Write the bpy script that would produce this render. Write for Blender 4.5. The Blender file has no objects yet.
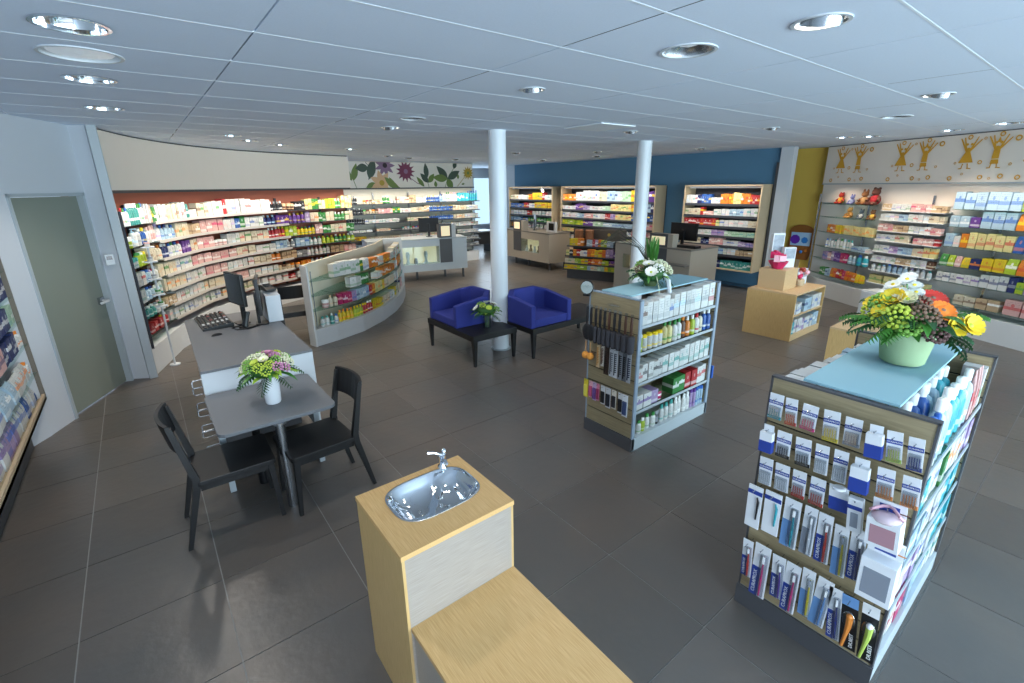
import bpy, bmesh, math, random
from mathutils import Vector, Matrix
random.seed(7)
PI = math.pi
scene = bpy.context.scene
COL = scene.collection
R = math.radians

def lin(h):
    if isinstance(h, str):
        h = h.lstrip('#')
        c = [int(h[i:i + 2], 16) / 255 for i in (0, 2, 4)]
    else:
        c = list(h)
    return tuple(((x + .055) / 1.055) ** 2.4 if x > .04045 else x / 12.92 for x in c) + (1.0,)

# ------------------------------------------------------------------ camera, sky, daylight, exposure
F_PX, CX, CY, CAM_H = 470.8, 511.5, 331.1, 2.228
cd = bpy.data.cameras.new('camera')
cam = bpy.data.objects.new('camera', cd)
COL.objects.link(cam)
cd.sensor_fit = 'HORIZONTAL'
cd.sensor_width = 36.0
cd.lens = F_PX / 1024 * 36
cd.shift_x = (512 - CX) / 1024
cd.shift_y = (CY - 341.5) / 1024
cd.clip_start = .05
pitch, az, roll = R(17.13), R(37.71), R(-.717)
fwd = Vector((math.sin(az) * math.cos(pitch), math.cos(az) * math.cos(pitch), -math.sin(pitch)))
rt0 = Vector((math.cos(az), -math.sin(az), 0))
up0 = rt0.cross(fwd)
rt = rt0 * math.cos(roll) + up0 * math.sin(roll)
upv = up0 * math.cos(roll) - rt0 * math.sin(roll)
M3 = Matrix((rt, upv, -fwd)).transposed()
cam.matrix_world = Matrix.Translation((0, 0, CAM_H)) @ M3.to_4x4()
scene.camera = cam

world = bpy.data.worlds.new('sky')
scene.world = world
world.use_nodes = True
wn = world.node_tree
bg = wn.nodes['Background']
bg.inputs['Color'].default_value = (.62, .78, 1.0, 1)
bg.inputs['Strength'].default_value = 0.9

def area(name, loc, target, sx, sy, power, color):
    l = bpy.data.lights.new(name, 'AREA')
    l.shape = 'RECTANGLE'
    l.size, l.size_y, l.energy, l.color = sx, sy, power, color
    o = bpy.data.objects.new(name, l)
    COL.objects.link(o)
    o.location = loc
    o.rotation_euler = (Vector(target) - Vector(loc)).to_track_quat('-Z', 'Y').to_euler()
    return o
# daylight entering through the shop front (glazed, behind and right of the camera) and the rear window
area('daylight_front', (4.2, -4.6, 1.5), (4.6, 3, 2.4), 15.0, 2.5, 820, (.78, .89, 1.0))
area('daylight_rear', (10.2, 16.2, 1.6), (9.0, 12, .8), 3.0, 2.2, 40, (.7, .85, 1.0))

scene.view_settings.view_transform = 'Standard'
scene.view_settings.look = 'None'
scene.view_settings.gamma = 1.0
scene.view_settings.exposure = 1.02
scene.cycles.max_bounces = 7
scene.cycles.diffuse_bounces = 4
scene.cycles.glossy_bounces = 4
scene.cycles.transparent_max_bounces = 12
scene.cycles.caustics_reflective = False
scene.cycles.caustics_refractive = False

# ------------------------------------------------------------------ materials
MATS = {}
def base_mat(name):
    m = bpy.data.materials.new(name)
    m.use_nodes = True
    MATS[name] = m
    nt = m.node_tree
    return m, nt, nt.nodes['Principled BSDF']

def mat(name, col, rough=.5, metal=0., spec=.5, noise=0., nscale=20., bump=0., emit=None, estr=0., trans=0., alpha=1.):
    if name in MATS:
        return MATS[name]
    m, nt, b = base_mat(name)
    c = lin(col)
    b.inputs['Base Color'].default_value = c
    b.inputs['Roughness'].default_value = rough
    b.inputs['Metallic'].default_value = metal
    b.inputs['Specular IOR Level'].default_value = spec
    b.inputs['Alpha'].default_value = alpha
    if trans:
        b.inputs['Transmission Weight'].default_value = trans
    if emit:
        b.inputs['Emission Color'].default_value = lin(emit)
        b.inputs['Emission Strength'].default_value = estr
    if noise or bump:
        tc = nt.nodes.new('ShaderNodeTexCoord')
        n = nt.nodes.new('ShaderNodeTexNoise')
        n.inputs['Scale'].default_value = nscale
        n.inputs['Detail'].default_value = 5
        nt.links.new(tc.outputs['Object'], n.inputs['Vector'])
        if noise:
            mx = nt.nodes.new('ShaderNodeMixRGB')
            mx.inputs[1].default_value = tuple(x * (1 - noise) for x in c[:3]) + (1,)
            mx.inputs[2].default_value = tuple(min(1, x * (1 + noise)) for x in c[:3]) + (1,)
            nt.links.new(n.outputs['Fac'], mx.inputs[0])
            nt.links.new(mx.outputs[0], b.inputs['Base Color'])
        if bump:
            bp = nt.nodes.new('ShaderNodeBump')
            bp.inputs['Strength'].default_value = bump
            bp.inputs['Distance'].default_value = .01
            nt.links.new(n.outputs['Fac'], bp.inputs['Height'])
            nt.links.new(bp.outputs[0], b.inputs['Normal'])
    return m

def wood(name, c1, c2, stretch=(60, 60, 3), rough=.45, rot=(0, 0, 0)):
    m, nt, b = base_mat(name)
    tc = nt.nodes.new('ShaderNodeTexCoord')
    mp = nt.nodes.new('ShaderNodeMapping')
    mp.inputs['Scale'].default_value = stretch
    mp.inputs['Rotation'].default_value = rot
    n = nt.nodes.new('ShaderNodeTexNoise')
    n.inputs['Scale'].default_value = 2.0
    n.inputs['Detail'].default_value = 4
    rp = nt.nodes.new('ShaderNodeValToRGB')
    rp.color_ramp.elements[0].position, rp.color_ramp.elements[1].position = .35, .68
    rp.color_ramp.elements[0].color, rp.color_ramp.elements[1].color = lin(c1), lin(c2)
    nt.links.new(tc.outputs['Object'], mp.inputs[0])
    nt.links.new(mp.outputs[0], n.inputs['Vector'])
    nt.links.new(n.outputs['Fac'], rp.inputs[0])
    nt.links.new(rp.outputs[0], b.inputs['Base Color'])
    b.inputs['Roughness'].default_value = rough
    return m

def tile_mat():
    m, nt, b = base_mat('slate_tile')
    tc = nt.nodes.new('ShaderNodeTexCoord')
    geo = nt.nodes.new('ShaderNodeNewGeometry')
    oi = nt.nodes.new('ShaderNodeObjectInfo')
    n = nt.nodes.new('ShaderNodeTexNoise')
    n.inputs['Scale'].default_value = 0.9
    n.inputs['Detail'].default_value = 6
    n.inputs['Roughness'].default_value = .55
    nt.links.new(geo.outputs['Position'], n.inputs['Vector'])
    rp = nt.nodes.new('ShaderNodeValToRGB')
    e = rp.color_ramp.elements
    e[0].position, e[1].position = .3, .72
    e[0].color, e[1].color = lin('#50504f'), lin('#635a53')
    nt.links.new(n.outputs['Fac'], rp.inputs[0])
    hs = nt.nodes.new('ShaderNodeHueSaturation')
    mr = nt.nodes.new('ShaderNodeMapRange')
    mr.inputs[3].default_value, mr.inputs[4].default_value = .86, 1.14
    nt.links.new(oi.outputs['Random'], mr.inputs[0])
    nt.links.new(mr.outputs[0], hs.inputs['Value'])
    nt.links.new(rp.outputs[0], hs.inputs['Color'])
    nt.links.new(hs.outputs[0], b.inputs['Base Color'])
    n2 = nt.nodes.new('ShaderNodeTexNoise')
    n2.inputs['Scale'].default_value = 14
    n2.inputs['Detail'].default_value = 6
    nt.links.new(geo.outputs['Position'], n2.inputs['Vector'])
    bp = nt.nodes.new('ShaderNodeBump')
    bp.inputs['Strength'].default_value = .12
    bp.inputs['Distance'].default_value = .02
    nt.links.new(n2.outputs['Fac'], bp.inputs['Height'])
    nt.links.new(bp.outputs[0], b.inputs['Normal'])
    b.inputs['Roughness'].default_value = .3
    b.inputs['Specular IOR Level'].default_value = .45
    return m

def clear_mat(name, tint, gloss=.12, rough=.02, tmix=None):
    """thin clear sheet: transparent with a constant share of gloss"""
    m = bpy.data.materials.new(name)
    m.use_nodes = True
    MATS[name] = m
    nt = m.node_tree
    nt.nodes.remove(nt.nodes['Principled BSDF'])
    out = nt.nodes['Material Output']
    t = nt.nodes.new('ShaderNodeBsdfTransparent')
    t.inputs[0].default_value = lin(tint)
    g = nt.nodes.new('ShaderNodeBsdfGlossy')
    g.inputs['Roughness'].default_value = rough
    mx = nt.nodes.new('ShaderNodeMixShader')
    mx.inputs[0].default_value = gloss
    nt.links.new(t.outputs[0], mx.inputs[1])
    nt.links.new(g.outputs[0], mx.inputs[2])
    last = mx
    if tmix:
        d = nt.nodes.new('ShaderNodeBsdfDiffuse')
        d.inputs[0].default_value = lin(tmix[0])
        m2 = nt.nodes.new('ShaderNodeMixShader')
        m2.inputs[0].default_value = tmix[1]
        nt.links.new(mx.outputs[0], m2.inputs[1])
        nt.links.new(d.outputs[0], m2.inputs[2])
        last = m2
    nt.links.new(last.outputs[0], out.inputs[0])
    return m

def print_mat(name, style, rough=.45):
    """packaging print: object colour as ground, the accent custom property as second ink"""
    m, nt, b = base_mat(name)
    N, L = nt.nodes.new, nt.links.new
    oi = N('ShaderNodeObjectInfo')
    at = N('ShaderNodeAttribute')
    at.attribute_type = 'OBJECT'
    at.attribute_name = 'accent'
    tc = N('ShaderNodeTexCoord')
    sp = N('ShaderNodeSeparateXYZ')
    L(tc.outputs['Generated'], sp.inputs[0])
    def math_(op, a, bb, c=None):
        n = N('ShaderNodeMath')
        n.operation = op
        for i, v in enumerate((a, bb, c)):
            if v is None:
                continue
            if isinstance(v, (int, float)):
                n.inputs[i].default_value = v
            else:
                L(v, n.inputs[i])
        return n.outputs[0]
    x, z, rnd = sp.outputs['X'], sp.outputs['Z'], oi.outputs['Random']
    def between(v, lo, hi):
        return math_('MULTIPLY', math_('GREATER_THAN', v, lo), math_('LESS_THAN', v, hi))
    if style == 'carton':
        lo = math_('MULTIPLY_ADD', rnd, .45, .08)
        band = between(z, lo, math_('ADD', lo, .2))
        dx, dz = math_('SUBTRACT', x, .5), math_('SUBTRACT', z, .66)
        dot = math_('LESS_THAN', math_('ADD', math_('MULTIPLY', dx, dx), math_('MULTIPLY', dz, dz)), .012)
        acc = math_('MAXIMUM', band, dot)
        wv = N('ShaderNodeTexNoise')
        wv.inputs['Scale'].default_value = 14
        L(tc.outputs['Generated'], wv.inputs['Vector'])
        ln = math_('MULTIPLY', math_('GREATER_THAN', math_('FRACT', math_('MULTIPLY', z, 9.), 0), .55), math_('GREATER_THAN', wv.outputs['Fac'], .52))
        txt = math_('MULTIPLY', math_('MULTIPLY', ln, between(x, .12, .88)), between(z, .3, .92))
    else:
        acc = between(z, .22, .34) if style == 'bottle' else between(z, .5, .72)
        wv = N('ShaderNodeTexNoise')
        wv.inputs['Scale'].default_value = 12
        L(tc.outputs['Generated'], wv.inputs['Vector'])
        txt = math_('MULTIPLY', between(z, .36, .6), math_('GREATER_THAN', wv.outputs['Fac'], .6))
    m1 = N('ShaderNodeMixRGB')
    L(oi.outputs['Color'], m1.inputs[1])
    L(at.outputs['Color'], m1.inputs[2])
    L(math_('MULTIPLY', acc, math_('MULTIPLY_ADD', rnd, .5, .35)), m1.inputs[0])
    m2 = N('ShaderNodeMixRGB')
    L(m1.outputs[0], m2.inputs[1])
    m2.inputs[2].default_value = lin('#3c4350')
    L(math_('MULTIPLY', txt, .4), m2.inputs[0])
    L(m2.outputs[0], b.inputs['Base Color'])
    b.inputs['Roughness'].default_value = rough
    return m

def accent_mat(name, rough=.4):
    m, nt, b = base_mat(name)
    at = nt.nodes.new('ShaderNodeAttribute')
    at.attribute_type = 'OBJECT'
    at.attribute_name = 'accent'
    nt.links.new(at.outputs['Color'], b.inputs['Base Color'])
    b.inputs['Roughness'].default_value = rough
    return m

def objcol_mat(name, rough=.4):
    m, nt, b = base_mat(name)
    oi = nt.nodes.new('ShaderNodeObjectInfo')
    nt.links.new(oi.outputs['Color'], b.inputs['Base Color'])
    b.inputs['Roughness'].default_value = rough
    return m

TILE = tile_mat()
GROUT = mat('grout', '#8d8d8c', .8)
CEIL = mat('ceiling_fabric', '#dbe7f8', .9, noise=.04, nscale=90)
CEILW = mat('white_ceiling_strip', '#eaf1f8', .6)
CEILD = mat('ceiling_gap', '#4a525a', .9)
WHITE = mat('white_paint', '#c6cbd2', .7)
WARMW = mat('warm_white_paint', '#efe4d8', .7)
RED = mat('terracotta_paint', '#b46a55', .75)
BLUEW = mat('blue_paint', '#54809f', .75)
YELW = mat('ochre_paint', '#d8b552', .75)
GREYW = mat('pale_grey_laminate', '#c9cbcc', .5)
GREYP = mat('silver_grey_profile', '#a9b2b8', .4)
DKGREY = mat('anthracite_laminate', '#4b4c50', .5)
TAUPE = mat('taupe_laminate', '#a39a8d', .5)
TAUPET = mat('taupe_laminate_top', '#6f6b66', .4)
WHITEL = mat('white_laminate', '#cdd3d9', .4)
DESKT = mat('grey_linoleum', '#6b6e73', .5, noise=.05, nscale=60)
BLK = mat('black_stained_wood', '#0e0f12', .5)
BLACK = mat('black_plastic', '#101216', .35)
CHROME = mat('chrome', '#d9dde2', .08, 1.)
STEEL = mat('brushed_steel', '#b7bcc2', .25, 1.)
SOFA = mat('blue_wool', '#2a3588', .8, noise=.08, nscale=200)
OAK = wood('pale_oak_top', '#c79c62', '#dab47c', (170, 5, 170))
OAKV = wood('pale_oak_upright', '#bd9a63', '#d0ae78', (150, 150, 5))
OAKH = wood('pale_oak_fine_sheen', '#968c83', '#a79d94', (5, 170, 170), .3)  # same pale oak, with its whitish sheen greyed into the colour
OAKX = wood('pale_oak_box', '#bb9c74', '#cfb189', (5, 150, 150))
SLAT = wood('slat_oak', '#8f8164', '#a39474', (50, 3, 50))
BEIGE = mat('beige_laminate', '#bda98b', .5)
SHELFD = mat('dark_shelf', '#3a3d45', .45)
FROST = clear_mat('frosted_glass_top', '#cfe9ef', .12, .2, ('#a9d0dc', .7))
GLASS = clear_mat('clear_glass', '#eef6f4', .10)
GLASSG = clear_mat('green_edge_glass', '#e0eeea', .10)
DOORG = clear_mat('satin_door_glass', '#b9bfb4', .10, .15, ('#8f968c', .8))
PET = clear_mat('clear_plastic', '#eef2f6', .2, .05)
AQUA = clear_mat('aqua_liquid', '#7fb6d6', .12, .05, ('#6fa9cf', .45))
PCART = print_mat('carton_print', 'carton')
PBOT = print_mat('bottle_print', 'bottle', .3)
PTUBE = print_mat('tube_print', 'tube', .35)
ACC = accent_mat('accent_plastic')
OBJC = objcol_mat('plain_plastic')
LAMPW = mat('lit_lamp', '#fff2dc', .5, emit='#fff0d8', estr=9)
LAMPD = mat('dim_lens', '#cfd6da', .3, emit='#dfe9f2', estr=.12)
NICHE = mat('lit_showcase_back', '#fff0cc', .6, emit='#ffe9b8', estr=.22)
SCREEN = mat('dark_screen', '#0b0d12', .12)
LEAFM = mat('leaf_green', '#3f7a2e', .5, noise=.25, nscale=30)
LEAFD = mat('dark_leaf_green', '#1f4d26', .5, noise=.25, nscale=30)
LEAFL = mat('fresh_green', '#8fb53c', .5, noise=.2, nscale=40)
PRICE = mat('price_rail', '#bdb9b5', .5)

# ------------------------------------------------------------------ mesh builder
class MB:
    def __init__(s):
        s.v, s.f, s.mi = [], [], []
    def face(s, idx, m=0):
        s.f.append(idx)
        s.mi.append(m)
    def box(s, x0, y0, z0, x1, y1, z1, m=0):
        b = len(s.v)
        s.v += [(x0, y0, z0), (x1, y0, z0), (x1, y1, z0), (x0, y1, z0), (x0, y0, z1), (x1, y0, z1), (x1, y1, z1), (x0, y1, z1)]
        for q in ((0, 3, 2, 1), (4, 5, 6, 7), (0, 1, 5, 4), (1, 2, 6, 5), (2, 3, 7, 6), (3, 0, 4, 7)):
            s.face([b + i for i in q], m)
        return s
    def prism(s, poly, z0, z1, m=0, mt=None):
        n, b = len(poly), len(s.v)
        z1s = z1 if isinstance(z1, (list, tuple)) else [z1] * n
        s.v += [(p[0], p[1], z0) for p in poly] + [(p[0], p[1], z) for p, z in zip(poly, z1s)]
        s.face([b + i for i in reversed(range(n))], m)
        s.face([b + n + i for i in range(n)], m if mt is None else mt)
        for i in range(n):
            j = (i + 1) % n
            s.face([b + i, b + j, b + n + j, b + n + i], m)
        return s
    def strip(s, A, B, z0, z1, m=0):
        """solid between the polylines A (front) and B (back)"""
        for i in range(len(A) - 1):
            s.prism([A[i], A[i + 1], B[i + 1], B[i]], z0, z1, m)
        return s
    def lathe(s, prof, n=16, c=(0, 0, 0), m=0, caps=True, sx=1, sy=1, mz=None):
        b = len(s.v)
        for r, z in prof:
            for k in range(n):
                a = 2 * PI * k / n
                s.v.append((c[0] + r * sx * math.cos(a), c[1] + r * sy * math.sin(a), c[2] + z))
        for i in range(len(prof) - 1):
            mm = m if mz is None else mz[i]
            for k in range(n):
                k2 = (k + 1) % n
                s.face([b + i * n + k, b + i * n + k2, b + (i + 1) * n + k2, b + (i + 1) * n + k], mm)
        if caps:
            s.face([b + k for k in reversed(range(n))], m if mz is None else mz[0])
            t = b + (len(prof) - 1) * n
            s.face([t + k for k in range(n)], m if mz is None else mz[-1])
        return s
    def tube(s, pts, r, n=8, m=0):
        b = len(s.v)
        pts = [Vector(p) for p in pts]
        rs = r if isinstance(r, (list, tuple)) else [r] * len(pts)
        prev = None
        for i, p in enumerate(pts):
            d = (pts[min(i + 1, len(pts) - 1)] - pts[max(i - 1, 0)]).normalized()
            ref = prev if prev is not None else (Vector((0, 0, 1)) if abs(d.z) < .9 else Vector((1, 0, 0)))
            u = (ref - d * ref.dot(d)).normalized()
            prev = u
            w = d.cross(u)
            for k in range(n):
                a = 2 * PI * k / n
                s.v.append(tuple(p + (u * math.cos(a) + w * math.sin(a)) * rs[i]))
        for i in range(len(pts) - 1):
            for k in range(n):
                k2 = (k + 1) % n
                s.face([b + i * n + k, b + i * n + k2, b + (i + 1) * n + k2, b + (i + 1) * n + k], m)
        s.face([b + k for k in reversed(range(n))], m)
        t = b + (len(pts) - 1) * n
        s.face([t + k for k in range(n)], m)
        return s
    def beam(s, p, q, a0, a1, m=0):
        """square leg from p to q with half sizes a0 and a1"""
        b = len(s.v)
        for c, a in ((p, a0), (q, a1)):
            s.v += [(c[0] - a, c[1] - a, c[2]), (c[0] + a, c[1] - a, c[2]), (c[0] + a, c[1] + a, c[2]), (c[0] - a, c[1] + a, c[2])]
        for q_ in ((0, 3, 2, 1), (4, 5, 6, 7), (0, 1, 5, 4), (1, 2, 6, 5), (2, 3, 7, 6), (3, 0, 4, 7)):
            s.face([b + i for i in q_], m)
        return s
    def ball(s, c, r, n=8, k=5, m=0, sz=1.):
        prof = [(max(.0005, r * math.sin(PI * i / k)), -r * sz * math.cos(PI * i / k)) for i in range(k + 1)]
        return s.lathe(prof, n, c, m)
    def mesh(s, name, mats, bev=0., smooth=False, seg=2):
        me = bpy.data.meshes.new(name)
        me.from_pydata(s.v, [], s.f)
        for mm in (mats if isinstance(mats, (list, tuple)) else [mats]):
            me.materials.append(mm)
        me.polygons.foreach_set('material_index', s.mi)
        bm = bmesh.new()
        bm.from_mesh(me)
        bmesh.ops.recalc_face_normals(bm, faces=bm.faces)
        if bev:
            ed = [e for e in bm.edges if len(e.link_faces) == 2 and e.calc_face_angle(0) > .5]
            bmesh.ops.bevel(bm, geom=ed, offset=bev, segments=seg, affect='EDGES', profile=.7, clamp_overlap=True)
        bm.to_mesh(me)
        bm.free()
        if smooth:
            me.polygons.foreach_set('use_smooth', [True] * len(me.polygons))
            try:
                me.set_sharp_from_angle(angle=R(38))
            except Exception:
                pass
        return me
    def build(s, name, mats, parent=None, loc=(0, 0, 0), rz=0., bev=0., smooth=False, seg=2, rot=None):
        return link(name, s.mesh(name, mats, bev, smooth, seg), parent, loc, rz, rot)

def link(name, me, parent=None, loc=(0, 0, 0), rz=0., rot=None, scale=None):
    o = bpy.data.objects.new(name, me)
    COL.objects.link(o)
    o.location = loc
    o.rotation_euler = rot if rot else (0, 0, rz)
    if scale:
        o.scale = scale
    if parent:
        o.parent = parent
    return o

def tag(o, label=None, cat=None, group=None, kind=None):
    if label: o['label'] = label
    if cat: o['category'] = cat
    if group: o['group'] = group
    if kind: o['kind'] = kind
    return o

def thing(name, label, cat, loc=(0, 0, 0), rz=0., group=None):
    o = link(name, None, None, loc, rz)
    return tag(o, label, cat, group)

def struct(o):
    o['kind'] = 'structure'
    return o

def lettering(text, size, m, parent, loc, rot, depth=.0006, name='lettering'):
    cu = bpy.data.curves.new('t', 'FONT')
    cu.body = text
    cu.size = size
    cu.align_x = 'CENTER'
    cu.align_y = 'CENTER'
    cu.extrude = depth
    cu.resolution_u = 2
    t = bpy.data.objects.new('t', cu)
    COL.objects.link(t)
    dg = bpy.context.evaluated_depsgraph_get()
    me = bpy.data.meshes.new_from_object(t.evaluated_get(dg))
    bpy.data.objects.remove(t)
    bpy.data.curves.remove(cu)
    me.materials.clear()
    me.materials.append(m)
    return link(name, me, parent, loc, 0, rot)

def rrect(x0, y0, x1, y1, r, n=4):
    pts = []
    for cx, cy, a0 in ((x1 - r, y0 + r, -90), (x1 - r, y1 - r, 0), (x0 + r, y1 - r, 90), (x0 + r, y0 + r, 180)):
        for k in range(n + 1):
            a = R(a0 + 90 * k / n)
            pts.append((cx + r * math.cos(a), cy + r * math.sin(a)))
    return pts
# ------------------------------------------------------------------ the setting
CZ = 2.9
RF = [(-.15, 7.16), (.2, 8.15), (.75, 9.1), (1.5, 9.85), (2.4, 10.35), (3.3, 10.62), (3.9, 10.75)]     # red wall, shelf fronts
def offset(path, d):
    """polyline moved to its left (away from the room when the path runs left to right)"""
    out = []
    for i, p in enumerate(path):
        a, b = Vector(path[max(i - 1, 0)]), Vector(path[min(i + 1, len(path) - 1)])
        t = (b - a).normalized()
        out.append((p[0] - t.y * d, p[1] + t.x * d))
    return out
def smooth_path(P, n=5):
    P = [Vector(p) for p in P]
    Q = [P[0] * 2 - P[1]] + P + [P[-1] * 2 - P[-2]]
    out = []
    for i in range(1, len(Q) - 2):
        for k in range(n):
            u = k / n
            a, b, c, d = Q[i - 1:i + 3]
            v = .5 * ((2 * b) + (c - a) * u + (2 * a - 5 * b + 4 * c - d) * u * u + (3 * b - a - 3 * c + d) * u ** 3)
            out.append((v.x, v.y))
    return out + [(P[-1].x, P[-1].y)]
RS = smooth_path(RF)
RW = [(10.86, 3.72), (10.32, 2.9), (9.88, 1.98), (9.46, 1.14), (9.06, .35), (8.6, -.45)]                # right wall, shelf fronts

fl = struct(MB().box(-1.6, -4.6, -.12, 13.2, 16.4, -.004).build('floor', GROUT))
T, OX, OY = .65, -.647, .899
tiles = []
for i in range(-2, 21):
    for j in range(-8, 24):
        x, y = OX + T * i, OY + T * j
        c = Vector((x + T / 2, y + T / 2, 0))
        d = (c - Vector((0, 0, CAM_H)))
        v = Vector((d.dot(rt), d.dot(upv), d.dot(fwd)))
        seen = v.z > .2 and abs(v.x / v.z) < 1.32 and -1.0 < v.y / v.z < .9
        tiles.append((0 if seen else 1, c.length, x, y))
tiles.sort()
tm = MB().box(.003, .003, -.006, T - .003, T - .003, 0).mesh('tile', TILE)
rest = MB()
nt_ = 0
for s_, d_, x, y in tiles:
    if x > 13.1 or y > 16.3 or x < -2:
        continue
    if nt_ < 290:
        link('tile', tm, fl, (x, y, 0))
        nt_ += 1
    else:
        rest.box(x + .0025, y + .0025, -.006, x + T - .0025, y + T - .0025, 0)
tag(rest.build('tile', TILE, fl), kind='stuff')

# ceiling of long fabric panels with white reveals one way and dark joints the other, downlights let into them
ce = struct(MB().box(-1.6, -4.6, CZ + .16, 13.2, 16.4, CZ + .2).build('ceiling', CEILD))
LIGHTS = [  # x, y, radius, kind, power
    (-.06, 2.93, .125, 'mirror', 26), (-.06, 4.2, .125, 'mirror', 26), (-.03, 5.55, .125, 'mirror', 30), (-.06, 3.5, .165, 'lens', 0),
    (2.47, 1.64, .135, 'ring', 10), (2.53, 1.03, .105, 'gimbal', 14), (2.46, 2.9, .085, 'gimbal', 26), (2.43, 4.75, .125, 'ring', 12),
    (5.36, 1.2, .1, 'gimbal', 26), (6.75, 1.95, .13, 'ring', 12), (6.65, 3.2, .09, 'gimbal', 30), (5.4, 4.4, .09, 'gimbal', 30),
    (9.2, 1.95, .13, 'mirror', 15), (8.75, 1.3, .13, 'mirror', 15), (9.25, 2.65, .13, 'mirror', 15), (9.05, 3.2, .13, 'mirror', 15),
    (1.2, 7.5, .1, 'mirror', 34), (1.5, 8.1, .1, 'mirror', 34), (2.05, 8.6, .1, 'mirror', 34), (2.55, 5.65, .1, 'gimbal', 30),
    (4.6, 10.3, .1, 'gimbal', 44), (5.4, 10.9, .1, 'gimbal', 44), (6.7, 10.9, .1, 'gimbal', 44), (7.9, 10.9, .1, 'gimbal', 44),
    (3.2, 8.9, .1, 'mirror', 34), (9.1, 10.3, .1, 'gimbal', 40), (9.1, 8.3, .1, 'gimbal', 40), (9.1, 5.7, .1, 'gimbal', 40), (7.9, 7.2, .1, 'gimbal', 30), (6.6, 8.2, .1, 'gimbal', 30)]
PX, PY, PX0, PY0 = 1.3, .62, .575, .745
def panel_mesh(x0, y0, x1, y1, holes):
    if not holes:
        return MB().box(x0, y0, CZ, x1, y1, CZ + .02).mesh('panel', CEIL)
    bm = bmesh.new()
    def loop(pts):
        vs = [bm.verts.new((p[0], p[1], CZ)) for p in pts]
        return [bm.edges.new((vs[k], vs[(k + 1) % len(vs)])) for k in range(len(vs))]
    es = loop([(x0, y0), (x1, y0), (x1, y1), (x0, y1)])
    for cx, cy, r in holes:
        es += loop([(cx + r * math.cos(2 * PI * k / 20), cy + r * math.sin(2 * PI * k / 20)) for k in range(20)])
    bmesh.ops.triangle_fill(bm, edges=es, use_beauty=True)
    for f in bm.faces:
        if f.normal.z > 0:
            f.normal_flip()
    me = bpy.data.meshes.new('panel')
    bm.to_mesh(me)
    bm.free()
    me.materials.append(CEIL)
    return me
strips = []
cells = {}
for n, (x, y, r, k, p) in enumerate(LIGHTS):
    i, j = math.floor((x - PX0) / PX), math.floor((y - PY0) / PY)
    m = r + .03
    x = min(max(x, PX0 + PX * i + m), PX0 + PX * (i + 1) - m)
    y = min(max(y, PY0 + PY * j + m), PY0 + PY * (j + 1) - m)
    LIGHTS[n] = (x, y, r, k, p)
    cells.setdefault((i, j), []).append((x, y, r))
pm = MB().box(.004, .006, 0, PX - .004, PY - .006, .02).mesh('panel', CEIL)
restc = MB()
for i in range(-2, 10):
    for j in range(-8, 26):
        x0, y0 = PX0 + PX * i, PY0 + PY * j
        if x0 > 13 or y0 > 16.3:
            continue
        if (i, j) in cells:
            link('panel', panel_mesh(x0 + .004, y0 + .006, x0 + PX - .004, y0 + PY - .006, cells[i, j]), ce)
        elif y0 > -.1 and y0 < 13.5 and x0 < 11.5:
            link('panel', pm, ce, (x0, y0, CZ))
        else:
            restc.box(x0 + .004, y0 + .006, CZ, x0 + PX - .004, y0 + PY - .006, CZ + .02)
tag(restc.build('panel', CEIL, ce), kind='stuff')
for j in range(-8, 26):
    y = PY0 + PY * j
    MB().box(-1.6, y - .006, CZ - .001, 13.2, y + .006, CZ + .03).build('reveal_strip', CEILW, ce)

def wallseg(name, pts, thick, z0, z1, m):
    """upright wall along a polyline, thickness to the left"""
    return struct(MB().strip(pts, offset(pts, thick), z0, z1).build(name, m))
# left: white wall with the glass door, then the silver post
DA, DB = Vector((-.868, 6.195)), Vector((-.41, 7.105))
dd = (DB - DA).normalized()
dn = Vector((-dd.y, dd.x))
def dw(t, off=0):
    p = DA + dd * t + dn * off
    return (p.x, p.y)
DL = (DB - DA).length
wl = MB()
for t0, t1, z0, z1 in ((-.34, -.015, 0, CZ + .1), (DL + .015, DL + .1, 0, CZ + .1), (-.015, DL + .015, 2.215, CZ + .1)):
    wl.prism([dw(t0), dw(t1), dw(t1, .14), dw(t0, .14)], z0, z1)
wl.prism([(-1.02, 5.9), (-1.02, 5.885), (-1.45, 5.2), (-1.55, 5.3), (-1.3, 6.1)], 0, CZ + .1)
wl.prism([(-1.3, -4.6), (-1.45, -4.6), (-1.45, 5.4), (-1.3, 5.4)], 0, CZ + .1)
p0 = dw(DL + .05)
wl.prism([(p0[0], p0[1] + .0), (-.24, 7.06), (-.24, 7.3), (p0[0] - .1, 7.3)], 0, CZ + .1)
struct(wl.build('wall_left', WHITE))
door = struct(MB().prism([dw(.02, .05), dw(DL - .02, .05), dw(DL - .02, .06), dw(.02, .06)], .01, 2.18).build('door_1', DOORG))
fr = MB()
for t0, t1, z0, z1 in ((-.015, .018, 0, 2.215), (DL - .018, DL + .015, 0, 2.215), (-.015, DL + .015, 2.182, 2.215)):
    fr.prism([dw(t0, -.012), dw(t1, -.012), dw(t1, .1), dw(t0, .1)], z0, z1)
fr.build('door_frame', GREYP, door)
h = Vector((*dw(DL - .1, -.0), 1.03))
hb = MB().tube([h + Vector((*(dn * .05), 0)), h - Vector((*(dn * .04), 0)), h - Vector((*(dn * .05), 0)) - Vector((*(dd * .03), 0)), h - Vector((*(dn * .05), 0)) - Vector((*(dd * .15), 0))], .014)
hb.build('door_handle', mat('handle_silver', '#d8dbdf', .3), door, smooth=True)
MB().prism([dw(DL - .14, .02), dw(DL - .06, .02), dw(DL - .06, .055), dw(DL - .14, .055)], .99, 1.07).build('lock_plate', STEEL, door, bev=.006)
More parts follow.
